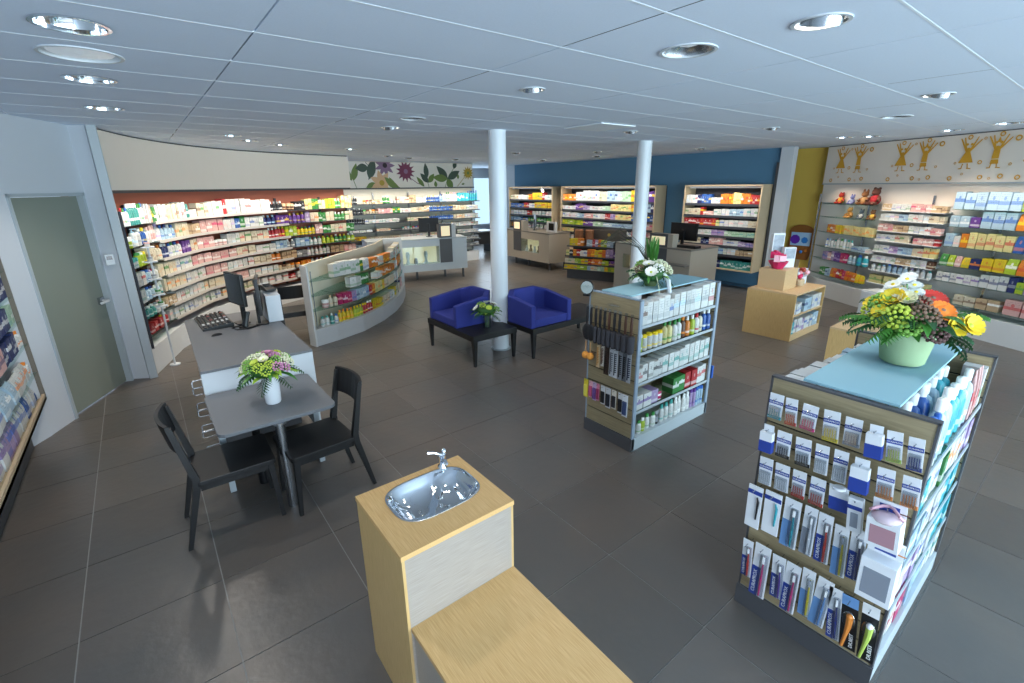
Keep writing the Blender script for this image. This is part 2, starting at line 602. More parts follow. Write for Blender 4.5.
for z in (.32, 1.92):
    MB().prism([dw(.012, .03), dw(.07, .03), dw(.07, .055), dw(.012, .055)], z, z + .09).build('hinge', STEEL, door)
struct(MB().box(-.235, 7.02, 0, -.15, 7.2, CZ + .05).build('trim_1', GREYP, bev=.004))
tag(MB().box(-.04, -.015, 0, .04, .0, .12).build('thermostat', mat('thermostat_grey', '#cfd4d8', .4), None, (-.32, 7.068, 1.42), 0, bev=.004), 'small grey wall thermostat between the glass door and the post', 'thermostat')
bpy.data.objects['thermostat'].data.materials.append(SCREEN)
MB().box(-.026, -.018, .06, .026, -.014, .1).build('display', SCREEN, bpy.data.objects['thermostat'])

# curved terracotta wall with the cream bulkhead above the shelves
RB = offset(RS, .36)
wallseg('wall_curved', RB, .12, 0, CZ + .1, RED)
bk = struct(MB().strip(offset(RS, .03), offset(RS, .34), 2.235, CZ - .02).build('wall_bulkhead', WARMW, smooth=True))
MB().strip(offset(RS, .06), offset(RS, .34), 2.2, 2.235).build('shadow_gap', DKGREY, bk)
MB().strip(offset(RS, .06), offset(RS, .34), CZ - .02, CZ).build('shadow_gap', DKGREY, bk)
for a, b in ((0, 0), (6, 6)):
    pass
# rear wall behind the flower mural, daylight room beyond it
struct(MB().box(3.4, 12.86, 0, 8.45, 13.0, CZ + .1).build('wall_back', mat('lit_cream_paint', '#e9e2d2', .7)))
wb = MB().box(3.2, 16.2, 0, 8.3, 16.35, CZ + .1).box(12.0, 16.2, 0, 13.2, 16.35, CZ + .1).box(8.3, 16.2, 0, 12.0, 16.35, .7).box(8.3, 16.2, 2.6, 12.0, 16.35, CZ + .1)
struct(wb.build('wall_rear', WHITE))
w1 = struct(MB().box(8.3, 16.26, .7, 12.0, 16.27, 2.6).build('window_1', GLASS))
for x in (8.3, 9.5, 10.7, 11.94):
    MB().box(x, 16.22, .7, x + .06, 16.32, 2.6).build('window_frame', WHITEL, w1)
for z in (.7, 2.54):
    MB().box(8.3, 16.22, z, 12.0, 16.32, z + .06).build('window_frame', WHITEL, w1)
# right: blue wall, pilaster, ochre recess, wall of the rabbits
struct(MB().box(10.5, 4.5, 0, 10.65, 13.3, CZ + .1).build('wall_blue', BLUEW))
struct(MB().box(10.5, 13.3, 0, 10.65, 14.0, CZ + .1).build('wall_reveal', WHITE))
struct(MB().box(10.44, 4.66, 0, 10.5, 13.2, .06).build('baseboard_blue', mat('blue_baseboard', '#3d5f78', .6)))
struct(MB().box(10.42, 4.36, 0, 10.6, 4.6, CZ + .1).build('wall_pilaster', WHITE))
struct(MB().box(10.43, 4.6, 0, 10.5, 4.66, 2.62).build('trim_2', DKGREY))
struct(MB().box(11.3, 3.2, 0, 11.45, 6.0, CZ + .1).build('wall_ochre', YELW))
RWW = offset(RW, -.0)
RWB = [(11.16, 3.98), (10.68, 2.98), (10.24, 2.0), (9.82, 1.1), (9.4, .2), (8.9, -.75)]
wallseg('wall_right', RWB, .12, 0, CZ + .1, mat('warm_grey_wall', '#d3d0cd', .6))
rp = struct(MB().strip(offset(RWB, -.06), RWB, 2.2, CZ - .015).build('wall_frieze', WARMW))
MB().strip(offset(RWB, -.055), RWB, CZ - .015, CZ).build('shadow_gap', DKGREY, rp)
MB().strip(offset(RWB, -.075), RWB, 2.18, 2.2).build('frieze_edge', GREYP, rp)
MB().strip(offset(RWB, -.03), RWB, 1.84, 2.18).build('back_panel', WARMW, rp)
# shop front behind the camera: glazed wall that lets the daylight in
wf = MB().box(-1.6, -4.5, 0, 13.2, -4.38, .25).box(-1.6, -4.5, 2.75, 13.2, -4.38, CZ + .1)
struct(wf.build('wall_front', WHITE))
w2 = struct(MB().box(-1.6, -4.45, .25, 13.2, -4.44, 2.75).build('window_2', GLASS))
for k in range(10):
    x = -1.3 + 1.58 * k
    MB().box(x, -4.48, .25, x + .06, -4.4, 2.75).build('window_frame', GREYP, w2)
struct(MB().box(13.0, -4.6, 0, 13.2, 16.4, CZ + .1).build('wall_side', WHITE))

# ------------------------------------------------------------------ ceiling fittings
def spot(parent, x, y, p, col, size=R(118)):
    l = bpy.data.lights.new('lamp_or_fill_light', 'SPOT')
    l.energy, l.color, l.spot_size, l.spot_blend, l.shadow_soft_size = p, col, size, .7, .05
    o = bpy.data.objects.new('lamp_or_fill_light', l)
    COL.objects.link(o)
    o.parent = parent
    o.location = (0, 0, -.02)
WARM = (1.0, .86, .68)
LDESC = ['nearest mirrored downlight above the glass door side', 'second small mirrored downlight towards the glass door', 'mirrored downlight close to the door wall corner', 'wide frosted lens downlight between the mirrored ones at left',
         'large white ring downlight over the front toothbrush stand', 'swivel spot downlight right of the large white ring light', 'swivel spot downlight between the white ring light and first column', 'white ring downlight left of the first column top',
         'swivel spot downlight above the big bouquet side aisle', 'white ring downlight nearer the rabbit frieze', 'swivel spot downlight ahead of the blue wall right end', 'swivel spot downlight just left of the second column',
         'slim mirrored downlight second from right along the rabbit frieze', 'rightmost slim mirrored downlight along the rabbit frieze', 'third slim mirrored downlight along the rabbit frieze', 'leftmost slim mirrored downlight along the rabbit frieze',
         'leftmost of the small downlights before the cream bulkhead', 'second small downlight before the cream bulkhead', 'third small downlight before the cream bulkhead', 'small swivel spot behind the white ring light by first column',
         'first small spot before the flower mural', 'second small spot before the flower mural', 'third small spot before the flower mural', 'fourth small spot before the flower mural',
         'small downlight over the curved display island', 'small spot before the left blue wall shelves', 'small spot before the middle blue wall shelves', 'small spot before the right blue wall shelves', 'small spot over the tea stand', 'small spot over the grey service counter']
for n, (x, y, r, k, p) in enumerate(LIGHTS):
    t = thing('downlight', LDESC[n], 'ceiling light', (x, y, CZ), 0, 'recessed ceiling downlights')
    MB().lathe([(r, .012), (r + .012, .0), (r + .012, -.006), (r - .004, -.006), (r - .006, .012)], 28, caps=False).build('trim_ring', WHITEL if k in ('ring', 'gimbal', 'lens') else CHROME, t, smooth=True)
    dpt = .1 if k == 'mirror' else .06
    MB().lathe([(r - .004, 0), (r * .9, dpt * .5), (r * .62, dpt), (.002, dpt)], 28, caps=False).build('reflector', CHROME if k == 'mirror' else (mat('lens_white', '#c9d0d4', .35) if k == 'lens' else STEEL), t, smooth=True)
    if k == 'lens':
        MB().lathe([(.002, -.004), (r * .8, .004), (r * .85, .012)], 28, caps=False).build('lens', LAMPD, t, smooth=True)
    elif k == 'gimbal':
        a = .5
        g = MB().lathe([(r * .8, -.012), (r * .8, .045), (r * .6, .055)], 20, m=0, caps=False).lathe([(.002, -.004), (r * .74, -.004)], 20, m=1, caps=False)
        g.build('swivel_lamp', [STEEL, LAMPW], t, rot=(R(14), R(-16), 0), smooth=True)
    else:
        MB().lathe([(.002, dpt - .045), (r * .42, dpt - .03), (r * .45, dpt - .002)], 18, caps=False).build('lamp', LAMPW if k == 'mirror' else LAMPD, t, smooth=True)
    if p:
        warm = x < 4 and y > 7 or x > 8.5 or y > 10
        spot(t, x, y, p * (1.5 if warm else 1.0), WARM if warm else (1.0, .93, .84))
tag(MB().box(-.3, -.3, -.012, .3, .3, .0).build('access_panel', CEILW, None, (4.63, 4.2, CZ - .001), bev=.003), 'square white access panel in the ceiling left of the second column', 'panel')

# two round columns
for nm, x, y in (('round white steel column behind the blue armchairs', 3.8, 5.17), ('round white steel column behind the hairbrush stand', 6.78, 5.15)):
    c = thing('column', nm, 'column', (x, y, 0), 0, 'round white columns')
    MB().lathe([(.115, 0), (.115, CZ + .003)], 32).build('shaft', mat('column_paint', '#dfe6ec', .35), c, smooth=True)
    MB().lathe([(.14, 0), (.14, .012), (.116, .016)], 32).build('base_ring', GREYP, c, smooth=True)

t = thing('rear_desk', 'grey desk with white top in the bright rear room behind the left column', 'desk', (8.55, 13.6, 0))
MB().box(0, 0, .72, 1.3, .7, .76).build('desktop', WHITEL, t)
for x in (.02, 1.24):
    MB().box(x, .04, 0, x + .04, .66, .72).build('side_panel', DKGREY, t)
MB().box(.06, .1, .3, 1.24, .13, .72).build('front_panel', DKGREY, t)
t = thing('blue_box', 'small bright blue box on the rear room desk', 'box', (8.75, 13.8, .76))
MB().box(-.12, -.1, 0, .12, .1, .16).build('body', mat('box_blue', '#2b55b8', .5), t, bev=.005)
MB().box(-.125, -.105, .16, .125, .105, .19).build('lid', mat('box_blue', '#2b55b8'), t, bev=.004)
# ------------------------------------------------------------------ foreground: drinking fountain block with low bench
t = thing('drinking_fountain_cabinet', 'pale oak drinking fountain pillar joined to a low oak bench in the foreground', 'fountain', (.54, 1.388, 0))
SX, SY, SZ = .53, .46, .912
MB().box(.012, .012, 0, SX - .012, SY - .012, SZ - .12).build('pillar', OAKV, t)
MB().box(.012, SY - .012, 0, SX - .012, SY, SZ - .022).build('back_panel', OAKV, t)
MB().box(0, .0, .0, .012, SY, SZ - .022).build('side_panel', OAKV, t)
MB().box(SX - .012, 0, 0, SX, SY, SZ - .022).build('side_panel', OAKV, t)
MB().box(.012, -.0, 0, SX - .012, .012, SZ - .022).build('front_panel', OAKH, t)
sp = (SX / 2 + .02, SY / 2 + .04)
# counter with the bowl opening
bw, bd = .2, .145
def sup(a, rx, ry, p=3.4):
    c, s = math.cos(a), math.sin(a)
    k = (abs(c) ** p + abs(s) ** p) ** (-1 / p)
    return (sp[0] + rx * c * k, sp[1] + ry * s * k)
NS = 48
bm = bmesh.new()
def lp(pts, z):
    vs = [bm.verts.new((p[0], p[1], z)) for p in pts]
    return vs, [bm.edges.new((vs[k], vs[(k + 1) % len(vs)])) for k in range(len(vs))]
o_, e1 = lp([(-.003, -.003), (SX + .003, -.003), (SX + .003, SY + .003), (-.003, SY + .003)], SZ)
i_, e2 = lp([sup(2 * PI * k / NS, bw - .008, bd - .008) for k in range(NS)], SZ)
bmesh.ops.triangle_fill(bm, edges=e1 + e2, use_beauty=True)
lo = [bm.verts.new((v.co.x, v.co.y, SZ - .022)) for v in o_]
for k in range(4):
    bm.faces.new((o_[k], o_[(k + 1) % 4], lo[(k + 1) % 4], lo[k]))
bmesh.ops.recalc_face_normals(bm, faces=bm.faces)
me = bpy.data.meshes.new('counter')
bm.to_mesh(me); bm.free()
me.materials.append(OAK)
link('counter', me, t)
TX_ = .115
rings = [(bw + .004, bd + .004, .0005), (bw + .003, bd + .003, .004), (bw - .004, bd - .004, .005), (bw - .014, bd - .012, -.004), (bw - .03, bd - .026, -.03), (bw - .055, bd - .045, -.055), (bw - .1, bd - .08, -.068), (.05, .04, -.074), (.02, .018, -.076)]
sb = MB()
for rx, ry, z in rings:
    for k in range(NS):
        x, y = sup(2 * PI * k / NS, rx, ry)
        zz = z
        if -.08 < z < -.02:   # the raised channel that runs from the tap towards the front left
            u = Vector((x - sp[0] - .03, y - sp[1]))
            d_ = abs(u.dot(Vector((.86, -.5))))
            zz += .030 * math.exp(-(d_ / .035) ** 2) * (1 if u.y > -.09 else .4)
        sb.v.append((x, y, SZ + zz))
for i in range(len(rings) - 1):
    for k in range(NS):
        k2 = (k + 1) % NS
        sb.face([i * NS + k, i * NS + k2, (i + 1) * NS + k2, (i + 1) * NS + k])
sb.face([(len(rings) - 1) * NS + k for k in range(NS)])
bowl = sb.build('basin', CHROME, t, smooth=True)
MB().lathe([(.034, 0), (.034, .006), (.026, .009), (.02, .004), (.002, .003)], 20, (sp[0] - .0, sp[1] - .075, SZ - .058)).build('drain', STEEL, bowl, smooth=True)
tap = MB().lathe([(.024, 0), (.022, .012), (.016, .02), (.016, .05), (.02, .056), (.02, .07), (.012, .075)], 18, (sp[0] + .13, sp[1] + .145, SZ + .002))
tap.tube([(sp[0] + .13, sp[1] + .13, SZ + .045), (sp[0] + .125, sp[1] + .105, SZ + .06), (sp[0] + .125, sp[1] + .085, SZ + .052)], [.01, .009, .007])
tp = tap.build('tap', CHROME, t, smooth=True)
MB().tube([(sp[0] + .13, sp[1] + .135, SZ + .075), (sp[0] + .1, sp[1] + .158, SZ + .088), (sp[0] + .065, sp[1] + .168, SZ + .096)], [.007, .006, .008]).build('lever', CHROME, tp, smooth=True)
MB().ball((sp[0] + .145, sp[1] + .15, SZ + .085), .014, 10, 6).build('push_button', CHROME, tp, smooth=True)
bb = MB().box(.014, -.85, .537, SX - .002, 0, .559)
bb.build('bench_top', wood('pale_oak_bench', '#c79c62', '#dab47c', (170, 5, 170)), t, bev=.001)
MB().box(.022, -.85, 0, .036, -.0, .535).build('bench_side', OAKH, t)
MB().box(SX - .02, -.85, 0, SX - .006, 0, .535).build('bench_side', OAKH, t)

# ------------------------------------------------------------------ reading table, desk, chairs
def chair(name, label, loc, rz, group=None):
    """seat 0.45 high, faces local +x"""
    c = thing(name, label, 'chair', loc, rz, group)
    MB().prism(rrect(-.235, -.225, .235, .225, .03), .43, .465).build('seat', BLK, c, bev=.005)
    MB().box(-.2, -.2, .385, .2, -.18, .43).box(-.2, .18, .385, .2, .2, .43).box(.18, -.2, .385, .2, .2, .43).box(-.21, -.2, .385, -.19, .2, .43).build('apron', BLK, c)
    for s in (-1, 1):
        MB().beam((.225, s * .2, 0), (.2, s * .195, .435), .013, .02).build('leg', BLK, c, bev=.003)
        b = MB()
        pr_ = [(-.335, 0, .013), (-.23, .42, .021), (-.225, .48, .021), (-.3, .86, .015)]
        base = 0
        for (x0, z0, a0), (x1, z1, a1) in zip(pr_, pr_[1:]):
            b.beam((x0, s * .2, z0), (x1, s * .2, z1), a0, a1)
        b.build('leg', BLK, c)
    n = 8
    A, B_ = [], []
    for k in range(n + 1):
        y = -.215 + .43 * k / n
        cur = .045 * (1 - (y / .215) ** 2)
        A.append((-.255 - cur, y)); B_.append((-.277 - cur, y))
    b = MB()
    for k in range(n):
        for (a, bq) in ((k, k + 1),):
            i0 = len(b.v)
            lean = -.04
            for z, dx in ((.69, -.005), (.88, lean)):
                b.v += [(A[a][0] + dx, A[a][1], z), (A[bq][0] + dx, A[bq][1], z), (B_[bq][0] + dx, B_[bq][1], z), (B_[a][0] + dx, B_[a][1], z)]
            for q in ((0, 3, 2, 1), (4, 5, 6, 7), (0, 1, 5, 4), (1, 2, 6, 5), (2, 3, 7, 6), (3, 0, 4, 7)):
                b.face([i0 + i for i in q])
    b.build('backrest', BLK, c)
    return c
chair('dining_chair', 'black wooden chair with curved backrest left of the small grey table', (.215, 3.46, 0), R(-1))
chair('dining_chair', 'black wooden chair right of the small grey table, back towards the fountain', (.745, 3.38, 0), R(184))
chair('dining_chair', 'black wooden chair half hidden behind the curved display island', (1.66, 7.6, 0), R(84))

t = thing('side_table', 'small grey table with rounded corners on one steel leg at the desk end', 'table', (0, 0, 0))
MB().prism(rrect(.15, 3.27, .905, 4.06, .06), .695, .72).build('tabletop', DESKT, t, bev=.003)
MB().lathe([(.033, 0), (.033, .695)], 24, (.52, 3.33, 0)).lathe([(.07, .68), (.07, .695)], 24, (.52, 3.33, 0)).build('leg', STEEL, t, smooth=True)
for x in (.2, .87):
    MB().box(x - .02, 3.78, 0, x + .02, 3.82, .695).build('leg', GREYP, t)
MB().lathe([(.04, 0), (.04, .12), (.03, .13), (.03, .69)], 16, (.42, 3.78, 0)).build('cable_sleeve', BLACK, t, smooth=True)

t = thing('service_desk', 'white office desk with grey linoleum top beside the terracotta shelves', 'desk', (0, 0, 0))
MB().prism([(.165, 4.08), (.985, 4.08), (1.0, 5.95), (.2, 5.95)], .885, .905).build('desktop', DESKT, t, bev=.002)
MB().box(.165, 4.085, .5, .985, 4.12, .885).build('front_panel', WHITEL, t)
MB().box(.96, 4.12, .12, .985, 5.9, .885).build('side_panel', WHITEL, t)
MB().prism([(.2, 4.12), (.22, 4.12), (.25, 5.9), (.23, 5.9)], .12, .885).build('side_panel', GREYW, t)
MB().box(.25, 4.5, .06, .9, 5.9, .12).build('plinth', DKGREY, t)
for k in range(7):
    y, z = 4.16 + (k % 2) * .1, .82 - k * .095
    MB().tube([(.2, y, z), (.11, y, z), (.1, y, z - .012), (.1, y, z - .05), (.11, y, z - .06), (.2, y, z - .06)], .005, 6).build('wire_bracket', STEEL, t)
t = thing('terminal_pedestal', 'white pedestal carrying the card terminal at the desk end', 'pedestal', (.97, 5.25, .9))
MB().prism([(-.08, 0), (.06, 0), (.07, .5), (-.06, .5)], 0.006, [.28, .28, .33, .33]).build('body', WHITEL, t, bev=.004)
t = thing('card_terminal', 'small black card terminal on the white pedestal', 'terminal', (.965, 5.45, 1.205), R(10))
MB().prism([(-.05, -.09), (.05, -.09), (.05, .07), (-.05, .07)], 0, [.02, .02, .06, .06]).build('body', BLACK, t, bev=.004)
MB().prism([(-.035, -.01), (.035, -.01), (.035, .05), (-.035, .05)], .03, [.047, .047, .061, .061]).build('display', SCREEN, t)
def monitor(name, label, loc, rz, w=.5, h=.32, z0=.16, tilt=-4):
    m = thing(name, label, 'monitor', loc, rz)
    MB().box(-w / 2, -.015, z0, w / 2, .02, z0 + h).build('housing', BLACK, m, bev=.006)
    MB().box(-w / 2 + .012, -.0165, z0 + .018, w / 2 - .012, -.0152, z0 + h - .012).build('screen', SCREEN, m)
    MB().box(-.03, .02, .01, .03, .05, z0 + h * .6).build('stand', BLACK, m, bev=.004)
    MB().prism(rrect(-.08, -.05, .08, .07, .03), 0, .012).build('foot', BLACK, m)
    return m
monitor('computer_monitor', 'flat black monitor facing the aisle on the grey desk', (.66, 5.42, .905), R(-78), .4, .32, .2)
monitor('computer_monitor', 'second black monitor seen from behind on the grey desk', (.84, 5.27, .905), R(78), .36, .36, .12)
t = thing('keyboard', 'long black till keyboard with white keys on the grey desk', 'keyboard', (.44, 5.62, .905), R(-88))
MB().prism([(-.3, -.14), (.3, -.14), (.3, .13), (-.3, .13)], 0, [.018, .018, .045, .045]).build('case', BLACK, t, bev=.004)
kc = MB().box(-.013, -.011, 0, .013, .011, .012).mesh('key', mat('dark_key', '#2a2d33', .5))
kc2 = MB().box(-.013, -.011, 0, .013, .011, .012).mesh('key', mat('pale_key', '#cfd3d6', .5))
kc3 = MB().box(-.013, -.011, 0, .013, .011, .012).mesh('key', mat('red_key', '#a54a48', .5))
for i in range(16):
    for j in range(6):
        y = -.112 + j * .042
        rr_ = random.random()
        link('key', kc2 if (11 <= i <= 12 or i == 8 and j > 2) else kc3 if (rr_ > .86 and i < 9) else kc, t, (-.278 + i * .037, y, .019 + (y + .14) * .1))
t = thing('computer_mouse', 'black mouse in front of the till keyboard', 'mouse', (.4, 5.1, .905), R(20))
MB().ball((0, 0, .0), .05, 12, 8, sz=.42).build('body', BLACK, t, smooth=True)
t.children[0].scale = (1, .62, 1)
t = thing('desk_phone', 'black handheld scanner standing in its cradle on the grey desk', 'scanner', (.68, 5.19, .905), R(-60))
MB().prism(rrect(-.06, -.06, .06, .06, .02), 0, .02).build('cradle', BLACK, t, bev=.003)
MB().tube([(0, -.03, .02), (0, .0, .1), (0, .02, .16)], [.03, .022, .03], 8).build('handset', BLACK, t, smooth=True)
tag(MB().tube([(.64, 5.3, .912), (.55, 5.25, .912), (.58, 5.15, .912), (.68, 5.12, .912), (.8, 5.2, .912), (.86, 5.35, .912)], .006, 6).build('power_cable', BLACK, None, smooth=True), 'black cable looping behind the monitors on the grey desk', 'cable')

# ------------------------------------------------------------------ lounge: two black benches with blue armchairs and table tops
def bench(label, loc, rz, L, D):
    b = thing('lounge_bench', label, 'bench', loc, rz, 'black lounge benches')
    MB().box(0, 0, .345, L, D, .42).build('frame', BLK, b, bev=.004)
    for x, y in ((.035, .035), (L - .035, .035), (.035, D - .035), (L - .035, D - .035)):
        MB().beam((x, y, 0), (x, y, .345), .016, .03).build('leg', BLK, b, bev=.003)
    return b
bench('black bench with table top carrying the left blue armchair', (3.06, 4.74, 0), 0, .7, 1.2)
bench('black bench with table top carrying the right blue armchair', (3.84, 4.5, 0), 0, 1.55, .68)
def armchair(label, loc, rz):
    """opening towards local -y, sits on a bench"""
    a = thing('armchair', label, 'armchair', loc, rz, 'blue armchairs')
    W, D, ch = .365, .33, .15
    outer = [(-W, -D), (-W, D - ch), (-W + ch, D), (W - ch, D), (W, D - ch), (W, -D)]
    th = .075
    inner = [(-W + th, -D), (-W + th, D - ch - .03), (-W + ch + .03, D - th), (W - ch - .03, D - th), (W - th, D - ch - .03), (W - th, -D)]
    hz = [.3, .37, .41, .41, .37, .3]
    b = MB()
    n = len(outer)
    for i in range(n):
        b.v += [(*outer[i], 0), (*outer[i], hz[i]), (*inner[i], hz[i]), (*inner[i], 0)]
    for i in range(n - 1):
        for k in range(4):
            k2 = (k + 1) % 4
            b.face([i * 4 + k, (i + 1) * 4 + k, (i + 1) * 4 + k2, i * 4 + k2])
    b.face([0, 1, 2, 3]); b.face([(n - 1) * 4 + k for k in (3, 2, 1, 0)])
    b.build('shell', SOFA, a, bev=.012, smooth=True, seg=3)
    MB().prism([(-W + th, -D + .005), (W - th, -D + .005), (W - th, D - ch - .03), (W - ch - .03, D - th), (-W + ch + .03, D - th), (-W + th, D - ch - .03)], 0, .11).build('seat_cushion', SOFA, a, bev=.02, smooth=True, seg=3)
    return a
armchair('blue wool armchair on the left bench facing the curved display island', (3.42, 5.55, .42), R(-90))
armchair('blue wool armchair on the right bench facing the hairbrush stand', (4.2, 4.86, .42), 0)

# ------------------------------------------------------------------ plants
def leaf_mesh(name, L, W, curl, m, nseg=4):
    b = MB()
    for i in range(nseg + 1):
        u = i / nseg
        w = W * math.sin(PI * min(.98, max(.04, u)) ** .8) * .5 + .0008
        z = L * (.35 * u - curl * u * u)
        b.v += [(-w, L * u, z + w * .3), (0, L * u, z), (w, L * u, z + w * .3)]
    for i in range(nseg):
        for k in (0, 1):
            b.face([i * 3 + k, i * 3 + k + 1, i * 3 + 3 + k + 1, i * 3 + 3 + k])
    return b.mesh(name, m, smooth=True)
def fern_mesh(L, m, nl=11, w=.25):
    b = MB()
    for i in range(nl):
        u = (i + .6) / nl
        l = L * w * math.sin(PI * (.15 + .8 * u))
        y, z = L * u, L * (.25 * u - .45 * u * u)
        for s in (-1, 1):
            i0 = len(b.v)
            b.v += [(0, y - .006, z), (s * l * .5, y + l * .22, z - .004), (s * l, y + l * .55, z - .02), (s * l * .45, y + l * .45 + .006, z)]
            b.face([i0, i0 + 1, i0 + 2, i0 + 3])
    b.tube([(0, 0, 0), (0, L * .5, L * .01), (0, L, -L * .2)], .0025, 4)
    return b.mesh('leaf', m)
def petal_flower(rad, n, m, mc, layers=2, cup=.25):
    b = MB()
    for l in range(layers):
        r_ = rad * (1 - .26 * l)
        for k in range(n):
            a = 2 * PI * (k + .5 * l) / n
            w = r_ * PI / n * 1.25
            ca, sa = math.cos(a), math.sin(a)
            i0 = len(b.v)
            for rr_, ww, z in ((.12 * r_, w * .3, .01 * l), (.6 * r_, w, cup * r_ * .55 + .006 * l), (r_, w * .55, cup * r_ * (1 + .5 * l))):
                for s in (-1, 1):
                    b.v.append((ca * rr_ - sa * s * ww, sa * rr_ + ca * s * ww, z))
            b.face([i0, i0 + 2, i0 + 3, i0 + 1]); b.face([i0 + 2, i0 + 4, i0 + 5, i0 + 3])
    b.ball((0, 0, .012), rad * .24, 8, 5, 1, .7)
    return b.mesh('flower', [m, mc], smooth=True)
def cluster(rad, n, br, m, seed=1, flat=.7):
    rng = random.Random(seed)
    b = MB()
    for k in range(n):
        z = 1 - (k + .5) / n * 1.25
        a = k * 2.39996
        q = math.sqrt(max(0, 1 - z * z))
        b.ball((rad * q * math.cos(a), rad * q * math.sin(a), rad * flat * z), br * rng.uniform(.75, 1.2), 6, 4)
    return b.mesh('flower', m, smooth=True)
def aim(o, v, spin=0.):
    o.rotation_euler = (Vector(v).to_track_quat('Z', 'Y') @ Matrix.Rotation(spin, 3, 'Z').to_quaternion()).to_euler()
PETAL = {k: mat('petal_' + k, c, .6) for k, c in dict(red='#c3342a', orange='#ee7f22', yellow='#ecd135', white='#eef0ea', pink='#c98bb0', lime='#b7c94a', cream='#dedfc0', brown='#7a6150', green='#7fae4e').items()}
MOUND = mat('leafy_filler', '#2e5a26', .7, noise=.4, nscale=60)

# the big bouquet on the toothbrush stand
bq = thing('bouquet', 'large colourful bouquet in a pale green pot on the front glass shelf', 'flowers', (2.86, .545, 1.372))
MB().lathe([(.002, .004), (.082, .004), (.09, .012), (.104, .1), (.112, .175), (.107, .175), (.099, .1), (.085, .02), (.002, .016)], 32, caps=False).build('pot', clear_mat('pale_green_glass', '#d7e6cd', .1, .05, ('#a9c29a', .72)), bq, smooth=True)
MB().ball((0, 0, .23), .12, 16, 10, sz=.6).build('foliage', MOUND, bq, smooth=True)
lf = [leaf_mesh('leaf', .15, .055, .45, LEAFD), leaf_mesh('leaf', .13, .05, .5, LEAFM), fern_mesh(.17, LEAFM, 11, .34), fern_mesh(.16, LEAFD, 10, .34)]
rng = random.Random(3)
for k in range(44):
    a = k * 2.39996 + rng.uniform(-.2, .2)
    rr_ = .06 + .05 * rng.random()
    o = link('leaf', lf[k % 4], bq, (rr_ * math.cos(a), rr_ * math.sin(a), .17 + .09 * rng.random()))
    o.rotation_euler = (R(rng.uniform(-22, 12)), R(rng.uniform(-15, 15)), a - PI / 2)
pf = lambda c, r_, n, l, cup, cc: petal_flower(r_, n, PETAL[c], PETAL[cc], l, cup)
DB_ = mat('dark_bract', '#5a3f3c', .7)
FL = [('red', pf('red', .06, 18, 3, .25, 'brown'), (.04, -.05, .315)), ('orange', pf('orange', .055, 18, 3, .25, 'brown'), (-.0, -.1, .275)),
      ('yellow', pf('yellow', .05, 9, 2, .6, 'lime'), (.02, -.2, .225)), ('yellow', pf('yellow', .045, 9, 2, .6, 'lime'), (-.02, -.16, .215)), ('yellow', pf('yellow', .05, 9, 2, .9, 'lime'), (-.05, .07, .30)), ('yellow', pf('yellow', .045, 8, 2, .6, 'lime'), (-.01, .15, .265)), ('yellow', pf('yellow', .035, 8, 2, .6, 'lime'), (-.1, .1, .25)),
      ('cream', pf('cream', .038, 8, 2, .7, 'lime'), (-.05, .02, .315)), ('cream', pf('cream', .035, 8, 2, .7, 'lime'), (-.02, .06, .325)), ('brown', cluster(.058, 60, .009, PETAL['brown'], 2), (-.09, -.06, .255)), ('dark brown', cluster(.05, 40, .01, DB_, 3), (-.09, -.11, .2)), ('brown', cluster(.045, 40, .008, PETAL['brown'], 12), (-.02, -.02, .30)),
      ('lime', cluster(.055, 40, .011, PETAL['lime'], 4), (-.12, .03, .245)), ('lime', cluster(.05, 36, .011, PETAL['lime'], 5), (-.1, .08, .225)), ('green', cluster(.05, 36, .011, PETAL['green'], 6), (-.12, -.02, .215)), ('lime', cluster(.045, 30, .01, PETAL['lime'], 7), (-.04, .15, .24)), ('green', cluster(.045, 30, .01, PETAL['green'], 8), (-.06, .12, .29))]
for k, (x, y, z) in enumerate(((.1, .06, .40), (.07, .09, .385), (.12, .02, .385), (.06, .04, .42), (.03, .05, .36), (.1, .1, .365), (.04, .1, .35), (.08, .0, .36), (.13, .05, .425), (.02, .02, .345))):
    FL.append(('white', petal_flower(.034, 6, PETAL['white'], PETAL['yellow'], 2, .3), (x - .06, y + .01, z - .02)))
for nm, me, p in FL:
    o = link('flower', me, bq, p)
    v = Vector(p) - Vector((0, 0, .1))
    aim(o, v.normalized() + Vector((-.75, -.15, .2)), rng.random() * 3)
    o['label'] = nm + ' flower'
    MB().tube([(0, 0, .12), p], .003, 5).build('stem', LEAFM, bq)
# round posy in the white vase on the small table
def posy(label, loc, pot, h, cols, rad, nleaf=14, leafL=.13, droop=10):
    t = thing('flower_vase', label, 'flowers', loc)
    pot(t)
    MB().ball((0, 0, h + rad * .35), rad * .85, 12, 8, sz=.6).build('foliage', MOUND, t, smooth=True)
    rg = random.Random(len(label))
    ms = [leaf_mesh('leaf', leafL, leafL * .26, .5, LEAFM), fern_mesh(leafL * 1.1, LEAFD, 8, .3), leaf_mesh('leaf', leafL * .9, leafL * .3, .3, LEAFL)]
    for k in range(nleaf):
        a = k * 2.39996
        o = link('leaf', ms[k % 3], t, (.5 * rad * math.cos(a), .5 * rad * math.sin(a), h + rad * rg.uniform(.0, .4)))
        o.rotation_euler = (R(rg.uniform(-25, droop)), 0, a - PI / 2)
    for k, (c, me) in enumerate(cols):
        z = 1 - (k + .5) / len(cols) * .9
        a = k * 2.39996 + 1
        q = math.sqrt(1 - z * z)
        p = Vector((rad * q * math.cos(a), rad * q * math.sin(a), h + rad * .35 + rad * .6 * z))
        o = link('flower', me, t, p)
        aim(o, p - Vector((0, 0, h - rad * .5)), k)
        o['label'] = c + ' flower'
    return t
